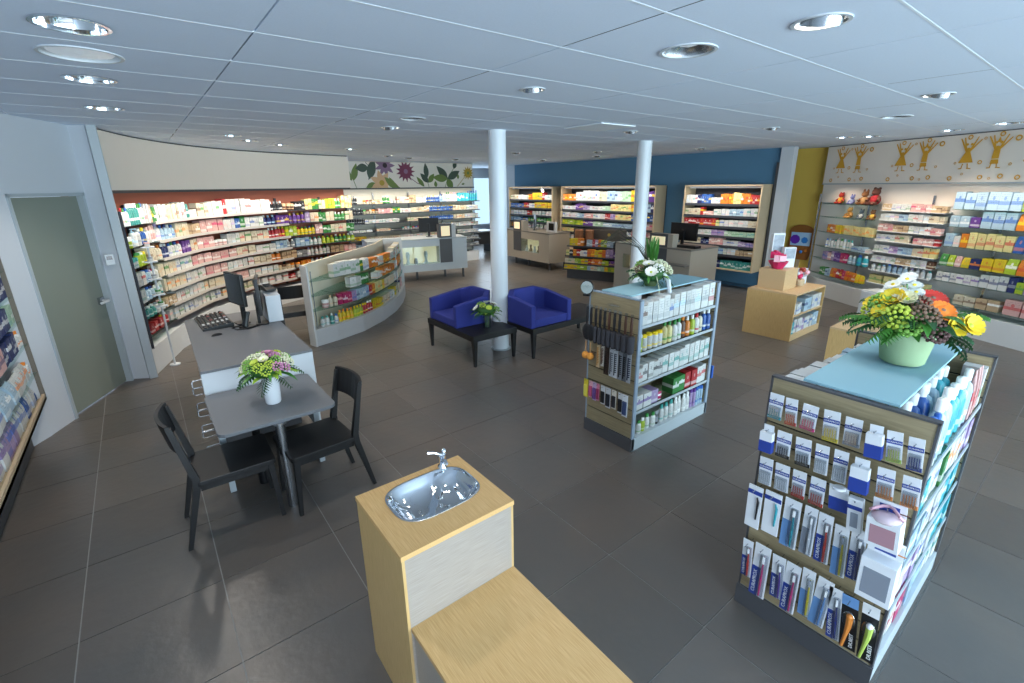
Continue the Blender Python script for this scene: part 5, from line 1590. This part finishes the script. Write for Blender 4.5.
row(P2, 1.125, 'w ca 1 .09 .17 N,w ca 2 .08 .18 e,w ca 2 .09 .2 e,w ca 1 .07 .17 b,w ca 2 .09 .2 u,w ca 2 .08 .21 e,w ca 1 .12 .2 u,w ca 1 .14 .23 e,w ca 1 .1 .22 r', 'hairbrush stand', 'top shelf,', SN, dep=.12, parts=True)
row(P2, .895, 'l sp 1 .06 .15 w,w sp 4 .06 .14 y,Y bo 2 .06 .2 g,w bo 2 .06 .19 g,N bo 1 .06 .19 o,o bo 1 .06 .19 w,l bo 1 .06 .19 w,w bo 1 .06 .19 r,c bo 1 .06 .19 x,b bo 2 .055 .2 w', 'hairbrush stand', 'second shelf down,', SN, parts=True)
row(P2, .62, 'w ca 1 .08 .13 r,w ca 4 .07 .15 x,w ca 4 .08 .17 t,w ca 5 .08 .19 t', 'hairbrush stand', 'third shelf down,', SN, dep=.12, parts=True)
row(P2, .36, 'w ca 2 .11 .13 p,P ca 1 .09 .12 w,K tu 1 .08 .07,_ .12,g ca 2 .09 .15 w,r ca 2 .09 .16 w,w ca 2 .07 .18 r', 'hairbrush stand', 'fourth shelf down,', SN, dep=.12, parts=True)
row(P2, .12, 'w fl 2 .065 .13 g,l fl 1 .07 .13 w,w fl 2 .075 .14 g,e tu 1 .06 .13 x,w fl 3 .075 .18 t,w fl 4 .07 .18 w,P sp 2 .045 .19 p,u sp 3 .045 .19 b', 'hairbrush stand', 'bottom shelf,', SN, parts=True)
row([(4.165, 2.775), (3.06, 2.775)], 1.0, 'w ca 10 .1 .14', 'hairbrush stand rear side', 'top shelf,', SN, dep=.12)
row([(4.165, 2.775), (3.06, 2.775)], .7, 'u ca 10 .1 .16', 'hairbrush stand rear side', 'second shelf,', SN, dep=.12)
# vanity mirror, lying bag
t = thing('vanity_mirror', 'round black framed make-up mirror standing at the corner of the hairbrush stand', 'mirror', (3.0, 2.79, 1.3), R(-70))
MB().lathe([(.056, -.006), (.062, 0), (.056, .008)], 28, sx=1).build('frame', BLACK, t, (0, 0, .075), rot=(R(84), 0, 0), smooth=True)
MB().lathe([(.002, 0), (.055, 0), (.055, .002), (.002, .002)], 28, caps=False).build('glass', mat('mirror_silver', '#e6edf0', .04, 1.), t, (0, -.009, .075), rot=(R(84), 0, 0), smooth=True)
MB().box(-.03, -.02, 0, .03, .02, .012).build('foot', BLACK, t)

# hooks and hanging goods on the ends facing the camera (local x to the right, so world -y)
def hook(parent, x, z, l=.09):
    MB().tube([(x, .0, z), (x, -l, z), (x, -l - .006, z + .012)], .0022, 5).build('hook', STEEL, parent)
def hanging(name, label, cat, panel_x, y, ztop, off=.05, grp=None, rz=None):
    return thing(name, label, cat, (panel_x - off, y, ztop), R(-90) + (rz or 0) , grp)
bx = bpy.data.objects
g2 = [o for o in bx if o.name.startswith('gondola')][0]
HB = [mat('brush_black', '#1c1c20', .5), mat('brush_bristle', '#3a3a40', .8), mat('brush_brown', '#4a2f22', .5)]
spec = [(.0, 'paddle', 0), (.045, 'paddle', 0), (.1, 'round', 0), (.15, 'round', 0), (.2, 'round', 0), (.25, 'round', 2), (.305, 'round', 0), (.36, 'round', 0), (.42, 'round', 2), (.48, 'round', 2)]
for k, (f, ty, hm) in enumerate(spec):
    y = 2.775 - .03 - f * 1.0
    hook(g2, -.03, 1.2, .0)
    t = hanging('hairbrush', f'{ORD[k]} hairbrush from left in the top hanging row of the stand end', 'hairbrush', 3.02, y, 1.215, .055, 'hairbrushes hanging on the stand end')
    MB().tube([(0, 0, 0), (0, 0, -.05), (0, 0, -.1), (0, 0, -.125)], [.007, .011, .009, .006], 8).build('handle', HB[hm], t, smooth=True)
    if ty == 'round':
        r_ = .014 + .0016 * k
        MB().lathe([(.006, -.12), (r_, -.125), (r_, -.225), (.006, -.232)], 12).build('bristles', HB[1], t)
        MB().lathe([(r_ * .7, -.118), (r_ * .75, -.235), (.004, -.24)], 12).build('barrel', HB[0], t)
    else:
        MB().ball((0, 0, -.175), .045, 12, 8, sz=1.3).build('pad', HB[0], t)
        t.children[-1].scale = (1, .35, 1)
    MB().box(-.012, .002, -.02, .012, .004, .02).build('hang_tag', PET, t)
    t.scale = (1.15, 1.15, 1.3)
t = None
def card(name, label, cat, px, y, zt, w, h, col, off=.05, tilt=0, grp=None, depth=.003):
    c = hanging(name, label, cat, px, y, zt, off, grp)
    c.rotation_euler = (0, R(tilt), R(-90))
    MB().box(-w / 2, 0, -h, w / 2, depth, .0).build('card', mat('card_' + col, col, .45), c)
    MB().tube([(0, off + .002, -.008), (0, -.02, -.008)], .0022, 5).build('hook', STEEL, c)
    return c
for k in range(2):
    t = hanging('bath_sponge', ['left', 'right'][k] + ' orange bath sponge hanging at the left of the second row', 'sponge', 3.02, 2.745 - k * .055, .9, .06, 'orange sponges')
    MB().tube([(0, 0, 0), (0, 0, -.1)], .005, 6).build('cord', mat('cord_tan', '#c49a6a', .8), t)
    MB().ball((0, 0, -.13), .034, 12, 8).build('sponge', mat('orange_sponge', '#d9923f', .9, noise=.3, nscale=120), t, smooth=True)
for k, (f, w, h, col, lb, inn) in enumerate(((.15, .03, .17, '#c9b28a', 'slim wooden comb on card', '#b5834a'), (.2, .03, .15, '#c6c0b4', 'slim brown comb in clear pack', '#5b3c28'), (.245, .045, .2, '#3a2c24', 'dark brown paddle brush in pack', '#241a16'), (.3, .036, .2, '#b9bcc0', 'grey carded comb', '#54575c'), (.345, .036, .2, '#c9ccd0', 'pale carded comb', '#3f434a'), (.395, .036, .2, '#85898f', 'grey carded styling comb', '#1d1e22'), (.44, .036, .2, '#5f6369', 'dark carded styling comb', '#141519'), (.485, .036, .2, '#a9adb3', 'silver carded comb at the right', '#1d2742'))):
    c = card('comb_pack', lb + ' in the second hanging row of the stand end', 'comb', 3.02, 2.755 - f, .91, w * 1.2, h * 1.3, col, .05, 0, 'combs in the second hanging row')
    w, h = w * 1.2, h * 1.3
    b = MB().box(-w * .32, -.004, -h * .92, -w * .12, 0, -h * .16)
    for q in range(10):
        b.box(-w * .12, -.003, -h * (.2 + .068 * q), w * .3, 0, -h * (.2 + .068 * q) + h * .03)
    b.build('comb', mat('comb_' + inn, inn, .4), c)
for k, (f, w, h, col, lb, inn) in enumerate(((.03, .045, .13, '#d6c43a', 'yellow wallet of sponges', '#e3d75a'), (.09, .04, .12, '#d6a2b0', 'pink carded hair ties', '#c9587f'), (.135, .04, .13, '#b6a0c0', 'lilac carded hair ties', '#6c4a8c'), (.175, .03, .12, '#d07f98', 'narrow pink carded clips', '#8f2d57'), (.235, .045, .13, '#cfd2d4', 'first dark hair net pack', '#1a1a1e'), (.295, .05, .14, '#c9ccd0', 'second dark hair net pack', '#20242e'), (.36, .045, .13, '#d8d2c4', 'third hair net pack with cream card', '#2a2a30'), (.43, .045, .14, '#d3d6d8', 'fourth dark hair net pack', '#1a1a1e'), (.48, .05, .15, '#e3e6ea', 'white and blue pack', '#3c4c74'))):
    c = card('hair_accessory_pack', lb + ' in the bottom hanging row of the stand end', 'hair pack', 3.02, 2.765 - f, .535, w * 1.1, h * 1.35, col, .05, 0, 'hair packs in the bottom hanging row')
    w, h = w * 1.1, h * 1.35
    MB().box(-w * .36, -.012, -h * .9, w * .36, 0, -h * .3).build('insert', mat('ins_' + inn, inn, .5), c, bev=.003)
t = thing('hand_mirror_pack', 'clear bag lying on top of the hairbrush stand end', 'bag', (3.07, 2.5, 1.245), R(-80))
MB().ball((0, 0, .02), .09, 12, 6, sz=.22).build('bag', PET, t, smooth=True)
# blue ribbon pack at the far right corner
c = thing('hanging_pack', 'small bright blue pack hanging at the far right corner of the hairbrush stand', 'pack', (4.24, 2.25, .5))
MB().box(-.01, -.03, -.13, .01, .03, 0).build('pack', mat('pack_bright_blue', '#2f62c0', .4), c)

# white posy on the glass of this stand with ribbon and grass
def posy2():
    t = posy('white and green posy with dark grass blades and white ribbon on the hairbrush stand glass', (3.5, 2.5, 1.368), lambda t: MB().lathe([(.05, 0), (.06, .05), (.055, .06), (.002, .06)], 16).build('bowl', mat('moss_bowl', '#51603a', .8), t), .06,
             [('cream', cl_('cream', .06, 2)), ('white', fw('white', .05)), ('cream', cl_('cream', .055, 4)), ('green', cl_('green', .05, 5)), ('white', cl_('white', .045, 6)), ('lime', cl_('lime', .05, 7)), ('brown', cl_('brown', .04, 8)), ('cream', cl_('cream', .05, 9)), ('green', cl_('green', .05, 10)), ('white', fw('white', .05)), ('brown', cl_('brown', .045, 11)), ('cream', cl_('cream', .05, 12))], .145, 26, .13, 20)
    gl = leaf_mesh('leaf', .26, .03, .1, LEAFM)
    for k in range(16):
        o = link('leaf', gl, t, (.02 * math.cos(k), .02 * math.sin(k), .16))
        o.rotation_euler = (R(62 + (k % 5) * 5), R((k % 3 - 1) * 10), k * 2.4)
    for k in range(5):
        a = -1.9 + .25 * k
        MB().tube([(0, 0, .15), (.06 * math.sin(a), -.06 * math.cos(a) + .1, .33), (.2 * math.sin(a) - .05, .18, .4 + .03 * k), (.3 * math.sin(a) - .1, .3, .36)], .003, 4).build('grass_blade', mat('dark_grass', '#1f2a1c', .6), t)
    MB().tube([(.02, -.11, .12), (.04, -.15, .06), (.05, -.165, -.04), (.055, -.17, -.1)], [.018, .022, .02, .022], 6).build('ribbon', WHITEL, t)
    MB().tube([(-.06, -.1, .1), (-.08, -.15, .0), (-.08, -.16, -.12)], .004, 5).build('ribbon_tail', PETAL['cream'], t)
posy2()

# ------------------------------------------------------------------ the front stand
FS = (2.25, 3.41, .265, .885)
gondola('glass topped toothbrush stand with slatted end at the right front', *FS, 1.35, [1.08, .84, .6, .36], [1.17, .88, .6, .34], .1, False)
PFR = [(2.29, .265), (3.37, .265)]
QN = dict(ca='oral_care_carton', bo='mouthwash_bottle', fl='mouthwash_flask', po='interdental_pouch', tu='toothpaste_tube')
row(PFR, 1.08, 'w bo 3 .065 .24 b,u bo 3 .08 .28 w,T bo 3 .085 .27 w,u bo 2 .08 .27 w,k po 5 .05 .24 r,w ca 1 .08 .22 g', 'toothbrush stand aisle side', 'top shelf,', QN, parts=True, inset=.012)
row([(2.31, .342), (3.1, .342)], 1.08, 'u bo 2 .085 .24 w,b bo 2 .085 .27 w,u bo 2 .09 .26 w,T bo 2 .085 .27 w', 'toothbrush stand aisle side', 'second row on top shelf,', QN, parts=True)
row(PFR, .84, 'T ca 3 .08 .16 w,w ca 3 .08 .17 b,g ca 2 .08 .16 w,w ca 3 .08 .17 o,P ca 3 .08 .17 w', 'toothbrush stand aisle side', 'second shelf down,', QN, dep=.14, inset=.012)
row(PFR, .6, 'u ca 4 .09 .15 w,w ca 4 .09 .16 n,T ca 4 .09 .15 w', 'toothbrush stand aisle side', 'third shelf down,', QN, dep=.14, inset=.012)
row(PFR, .36, 'w ca 3 .09 .16 P,P ca 2 .09 .16 w,w ca 3 .09 .15 b,T ca 4 .09 .16 w', 'toothbrush stand aisle side', 'fourth shelf down,', QN, dep=.14, inset=.012)
row(PFR, .125, 'w ca 3 .1 .15 r,K ca 2 .08 .15 w,u ca 4 .09 .16 b,w ca 3 .09 .16 t', 'toothbrush stand aisle side', 'bottom shelf,', QN, dep=.14, inset=.012)
row([(3.37, .885), (2.29, .885)], 1.17, 'w ca 2 .1 .1 r,u ca 2 .1 .12 w,w ca 3 .1 .13 r,w ca 2 .1 .15 r,w ca 3 .08 .17 r', 'toothbrush stand far side', 'top shelf,', QN, dep=.14)
row([(3.37, .885), (2.29, .885)], .88, 'u ca 8 .12 .16 w', 'toothbrush stand far side', 'second shelf down,', QN, dep=.14)

WHITEC, NAVYC = mat('card_white', '#e9ecf0', .4), mat('ink_blue', '#27429a', .45)
INK = {k: mat('ink_' + k, c, .45) for k, c in dict(red='#c53a32', yellow='#d8c43a', green='#a9c25a', teal='#2f9fae', pink='#d0417f', grey='#9097a3', orange='#d8853a', purple='#5b3f97', white='#f0f2f4', black='#16171b', skyblue='#6f9bd0', navy='#22357f').items()}
def fr_at(px, py):
    """floor plan point on the hook plane hit by a pixel of the photograph"""
    return px, py
def pack(kind_, label, y, zt, w, h, tilt, c1='grey', grp=None, off=.06):
    """goods in blister packs; local x right, z up from the hook"""
    c = thing(kind_, label, 'hanging pack', (2.25 - off, y, zt), 0, grp)
    c.rotation_euler = (0, 0, R(-90))
    MB().tube([(0, off, -.012), (0, -.03, -.012), (0, -.034, -.004)], .0022, 5).build('hook', STEEL, c)
    piv = c
    def part(name, b, m, bev=0., smooth=False):
        o = b.build(name, m, c, (0, 0, 0), bev=bev, smooth=smooth)
        o.rotation_euler = (0, R(tilt), 0)
        return o
    if kind_ == 'interdental_brush_pack':
        part('card', MB().box(-w / 2, 0, -h, w / 2, .004, .012), WHITEC)
        part('colour_band', MB().box(-w / 2, -.001, -h, w / 2, 0, -h * .86), INK[c1])
        part('title_band', MB().box(-w / 2, -.0012, -h * .34, w / 2, 0, -h * .2), NAVYC)
        part('blister', MB().box(-w * .42, -.012, -h * .95, w * .42, -.001, -h * .42), PET, .004)
        b = MB()
        for q in range(5):
            x = -w * .32 + w * .16 * q
            b.tube([(x, -.006, -h * .92), (x, -.006, -h * .55)], .0016, 5)
        part('brushes', b, INK[c1])
        o = lettering('CURAPROX', w * .17, INK['white'], c, (0, -.0022, 0), (0, 0, 0))
        o.rotation_euler = (PI / 2, 0, 0)
        o.location = Matrix.Rotation(R(tilt), 3, 'Y') @ Vector((0, -.0022, -h * .27))
        o.rotation_euler = (Matrix.Rotation(R(tilt), 3, 'Y') @ Matrix.Rotation(PI / 2, 3, 'X')).to_euler()
        if c1 == 'teal' or w > .07:
            part('seal', MB().box(w * .1, -.0135, -h * .62, w * .36, -.0125, -h * .5), INK['grey'])
    elif kind_ == 'floss_box':
        part('box', MB().box(-w / 2, -.03, -h, w / 2, .0, -.02), WHITEC, .002)
        part('header', MB().box(-w * .4, -.003, -.022, w * .4, 0, .012), WHITEC)
        part('blue_field', MB().box(-w / 2 - .0005, -.031, -h - .0005, w / 2 + .0005, .0, -h * .52), NAVYC)
    elif kind_ == 'mouth_guard_box':
        D = .07
        part('box', MB().box(-w / 2, -D, -h, w / 2, 0, -h * .25), WHITEC, .002)
        part('header', MB().box(-w / 2, -.004, -h * .25, w / 2, 0, .015), WHITEC)
        part('title_band', MB().box(-w * .3, -.005, -h * .2, w * .3, -.004, -.0), NAVYC)
        part('window', MB().prism([(-w * .38, -D - .001), (w * .38, -D - .001), (w * .38, -D), (-w * .38, -D)], -h * .9, -h * .42), mat('window_' + c1, '#8d94a0' if c1 == 'grey' else '#b48a94', .15))
        part('picture', MB().lathe([(.026, 0), (.03, .004)], 16, (w * .33, -.004, -h * .14), sy=.1), INK['orange'] if c1 == 'grey' else mat('ink_brown', '#6a3f3c', .5))
        if c1 == 'pink':
            b = MB().tube([(.055 * math.cos(a), -D * .4 - .02 * math.sin(a * 3), -h * .25 + .012 + .028 * math.sin(a)) for a in [2 * PI * q / 20 for q in range(21)]], .006, 6)
            part('mouth_guard', b, mat('pink_silicone', '#d9a9b8', .3), smooth=True)
            part('tray', MB().ball((0, -D * .5, -h * .25 + .0), .05, 12, 6, sz=.4), mat('clear_pink', '#d8c3cb', .2), smooth=True)
        else:
            o = lettering('CURAPROX', w * .1, INK['white'], c, (0, 0, 0), (0, 0, 0))
            o.location = Matrix.Rotation(R(tilt), 3, 'Y') @ Vector((0, -.006, -h * .1))
            o.rotation_euler = (Matrix.Rotation(R(tilt), 3, 'Y') @ Matrix.Rotation(PI / 2, 3, 'X')).to_euler()
    elif kind_ == 'floss_disc_pack':
        part('card', MB().box(-w / 2, 0, -h, w / 2, .004, .012), WHITEC)
        part('blue_field', MB().box(-w / 2, -.001, -h, w / 2, 0, -h * .42), NAVYC)
        part('disc', MB().lathe([(.026, 0), (.026, .008), (.02, .011)], 20, (0, 0, 0)), WHITEC)
        d_ = c.children[-1]
        d_.rotation_euler = (PI / 2, 0, 0)
        d_.location = (0, 0, -h * .58)
    elif kind_ == 'slim_tub_box':
        part('box', MB().box(-w / 2, -.03, -h, w / 2, 0, .005), WHITEC, .004)
        part('title_band', MB().box(-w * .5, -.031, -h * .3, w * .5, -.03, -h * .18), NAVYC)
        part('window', MB().box(-w * .25, -.0315, -h * .85, w * .25, -.03, -h * .4), INK['grey'], .0)
    elif kind_ == 'twin_pouch':
        part('pouch', MB().box(-w / 2, -.004, -h, w / 2, .004, .01), WHITEC, .002)
        part('strip', MB().box(-w / 2, -.0055, -h * .16, w / 2, -.004, -h * .06), NAVYC)
        part('tool', MB().tube([(w * .25, -.008, -h * .75), (w * .3, -.009, -h * .3), (w * .2, -.008, -h * .2)], [.004, .006, .004], 6), INK[c1])
    else:   # toothbrush on card with clear blister
        dark = kind_ == 'power_toothbrush_pack'
        base = INK['black'] if dark else WHITEC
        part('card', MB().box(-w / 2, 0, -h, w / 2, .004, .01), base)
        if dark:
            part('header', MB().box(-w / 2, -.0015, -h * .16, w / 2, 0, .01), INK['white'] if c1 == 'green' else INK['skyblue'])
            part('blister', MB().ball((0, -.004, -h * .42), w * .46, 14, 8, sz=1.6), PET, smooth=True).scale = (1, .45, 1)
            part('handle', MB().tube([(-w * .3, -.012, -h * .95), (-w * .1, -.014, -h * .7), (w * .05, -.016, -h * .5), (w * .12, -.016, -h * .3)], [.006, .008, .012, .014], 8), INK['orange' if c1 == 'orange' else 'green'], smooth=True)
            part('brush_head', MB().ball((w * .1, -.018, -h * .3), w * .22, 10, 6), WHITEC if c1 != 'orange' else INK['orange'], smooth=True)
            txt, sz, col, xx, zz = 'DR.BEST', h * .075, INK['white'], w * .22, -h * .8
        else:
            part('blue_field', MB().box(-w / 2, -.001, -h, w * .05, 0, -h * .42), NAVYC if c1 not in ('yellow', 'teal', 'white', 'skyblue') else INK['grey' if c1 == 'white' else 'skyblue'])
            part('blister', MB().box(-w * .05, -.014, -h * .97, w * .42, 0, -h * .12), PET, .004)
            tb = MB().tube([(w * .18, -.007, -h * .95), (w * .2, -.009, -h * .6), (w * .18, -.007, -h * .35), (w * .2, -.007, -h * .14)], [.0045, .006, .0035, .003], 6)
            part('toothbrush', tb, INK[c1], smooth=True)
            part('bristles', MB().box(w * .14, -.018, -h * .27, w * .27, -.009, -h * .14), INK['white' if c1 != 'yellow' else 'grey'])
            txt, sz, col, xx, zz = 'CURAPROX', h * .085, INK['white'], -w * .23, -h * .71
            if c1 in ('teal', 'white', 'yellow', 'skyblue'):
                txt = None
        if txt:
            o = lettering(txt, sz, col, c, (0, 0, 0), (0, 0, 0))
            M = Matrix.Rotation(R(tilt), 3, 'Y')
            o.location = M @ Vector((xx, -.004 if not dark else -.003, zz))
            o.rotation_euler = (M @ Matrix.Rotation(PI / 2, 3, 'X') @ Matrix.Rotation(R(90), 3, 'Z')).to_euler()
    return c
# positions from the plane of the hooks: photo pixel of the top centre and bottom centre of each pack
def plane_hit(px, py, X):
    d = fwd + rt * ((px - CX) / F_PX) - upv * ((py - CY) / F_PX)
    k = X / d.x
    return d.y * k, CAM_H + d.z * k
def P5(ox, oy, s, tx, ty, bx_, by, w):
    return (ox + tx / s, oy + ty / s, ox + bx_ / s, oy + by / s, w / s)
A_, B2, C_, D_ = (720, 370, 5.257), (820, 410, 5.257), (720, 500, 4.88), (720, 380, 2.254)
IB, TB = 'interdental_brush_pack', 'toothbrush_pack'
ROWS = [
 ('top', [(IB, 'teal', A_, 300, 140, 283, 255, 75), (IB, 'red', A_, 378, 165, 368, 290, 65), (IB, 'pink', A_, 478, 200, 455, 315, 85), (IB, 'yellow', B2, 65, 20, 50, 165, 90), (IB, 'grey', B2, 180, 60, 160, 190, 95), ('floss_box', 'grey', B2, 300, 95, 285, 240, 95), (IB, 'green', B2, 395, 130, 385, 275, 90), (IB, 'navy', B2, 510, 165, 492, 320, 92)]),
 ('second', [('floss_box', 'grey', A_, 260, 300, 248, 420, 68), (IB, 'black', A_, 340, 340, 325, 460, 78), (IB, 'black', A_, 440, 375, 430, 505, 85), (IB, 'white', A_, 540, 410, 525, 545, 75), (IB, 'white', A_, 640, 440, 620, 590, 80), ('floss_box', 'red', B2, 225, 270, 205, 420, 105), (IB, 'orange', B2, 350, 325, 335, 465, 100), (IB, 'orange', B2, 485, 370, 465, 515, 105)]),
 ('third', [(IB, 'white', A_, 245, 475, 232, 600, 72), (IB, 'white', A_, 330, 510, 318, 635, 78), (IB, 'red', A_, 420, 545, 405, 670, 75), (IB, 'red', D_, 222, 228, 214, 282, 36), ('floss_disc_pack', 'grey', B2, 100, 415, 92, 530, 110), ('slim_tub_box', 'grey', B2, 200, 460, 185, 625, 85), ('mouth_guard_box', 'pink', B2, 370, 500, 345, 690, 195)]),
 ('fourth', [('twin_pouch', 'black', D_, 82, 243, 70, 330, 34), ('twin_pouch', 'teal', D_, 122, 258, 110, 345, 40), (TB, 'teal', D_, 166, 275, 150, 375, 40), (TB, 'white', D_, 207, 292, 190, 392, 32), (TB, 'red', D_, 240, 308, 225, 410, 36), (TB, 'yellow', D_, 276, 335, 262, 440, 36), (TB, 'navy', D_, 315, 343, 298, 450, 38), ('mouth_guard_box', 'grey', D_, 378, 365, 352, 480, 90)]),
 ('bottom', [(TB, 'red', D_, 64, 365, 57, 440, 24), (TB, 'pink', D_, 98, 378, 80, 485, 38), (TB, 'purple', D_, 134, 402, 125, 490, 32), (TB, 'pink', D_, 167, 420, 148, 520, 36), (TB, 'yellow', D_, 202, 433, 187, 530, 32), (TB, 'skyblue', D_, 240, 455, 213, 550, 40), (TB, 'navy', D_, 262, 475, 252, 582, 34), ('power_toothbrush_pack', 'orange', D_, 295, 493, 285, 605, 42), ('power_toothbrush_pack', 'green', D_, 342, 513, 325, 632, 44)])]
for rn, items in ROWS:
    for k, (kd, c1, S_, tx, ty, bx_, by, w) in enumerate(items):
        X = 2.25 - .06
        y0, z0 = plane_hit(S_[0] + tx / S_[2], S_[1] + ty / S_[2], X)
        y1, z1 = plane_hit(S_[0] + bx_ / S_[2], S_[1] + by / S_[2], X)
        h = math.hypot(y1 - y0, z1 - z0)
        tilt = math.degrees(math.atan2((y0 - y1) * -1, z0 - z1))
        ya, za = plane_hit(S_[0] + (tx - w / 2) / S_[2], S_[1] + ty / S_[2], X)
        yb, zb = plane_hit(S_[0] + (tx + w / 2) / S_[2], S_[1] + ty / S_[2], X)
        wd = abs(ya - yb)
        nm = kd.replace('_', ' ')
        col = {'grey': 'white', 'skyblue': 'pale blue'}.get(c1, c1)
        pack(kd, f'{ORD[k]} pack from left in the {rn} hanging row, {nm} marked {col}', y0, z0, wd, h, max(-14, min(14, tilt)), c1, 'packs hanging on the toothbrush stand end')

# ------------------------------------------------------------------ shelving at the left edge
LX = -.985
t = thing('wall_shelving', 'shelf bay with blue cartons at the left edge beside the glass door', 'shelves', (0, 0, 0))
MB().box(-1.3, 2.6, .0, -1.13, 5.88, .36).build('plinth', DKGREY, t)
MB().box(-1.3, 2.6, .36, LX, 5.93, .39).build('bottom_shelf', SLAT, t)
MB().box(LX - .02, 2.6, .36, LX, 5.93, .42).build('front_lip', BEIGE, t)
MB().box(-1.3, 5.9, .39, LX + .0, 5.93, 2.1).build('side_panel', mat('taupe_panel', '#6f675c', .6), t)
MB().box(-1.3, 2.6, .39, -1.28, 5.9, 2.1).build('back_panel', GREYW, t)
LZ = [1.58, 1.353, 1.128, .917, .64]
for z in LZ:
    MB().box(-1.28, 2.6, z - .008, LX - .005, 5.9, z).build('shelf', clear_mat('clear_shelf', '#f2f8f6', .03) if 'clear_shelf' not in MATS else MATS['clear_shelf'], t)
LN = dict(ca='plaster_carton', po='bandage_bag', bo='ointment_bottle')
LW = 'left edge bay'
LP = [(LX - .0, 3.6), (LX - .0, 5.9)]
for i, r_ in enumerate(['b ca 10 .16 .17 w,n ca 3 .12 .18 w', 'b ca 12 .14 .18 w,n ca 4 .1 .17 w', 'b ca 4 .13 .16 w,u ca 3 .14 .15 b,n ca 8 .1 .17 w,m ca 3 .07 .16', 'k ca 3 .16 .16 b,u ca 3 .14 .17 n,k ca 3 .12 .16 n,n ca 6 .07 .17 w,w bo 3 .07 .14 o', 'w po 6 .2 .16 b,u po 3 .2 .16 w,w po 4 .16 .15 o,w bo 2 .08 .13 o']):
    row(LP, LZ[i], r_, LW, sh(i), LN, dep=.14)
row([(LX - .01, 3.9), (LX - .01, 5.9)], .39, 'w po 4 .22 .22 p,P po 3 .2 .22 b,w po 3 .2 .22 b,b po 1 .18 .2 w,w po 2 .2 .2 b,b po 1 .2 .16 w', LW, 'bottom bin,', LN, inset=.03)
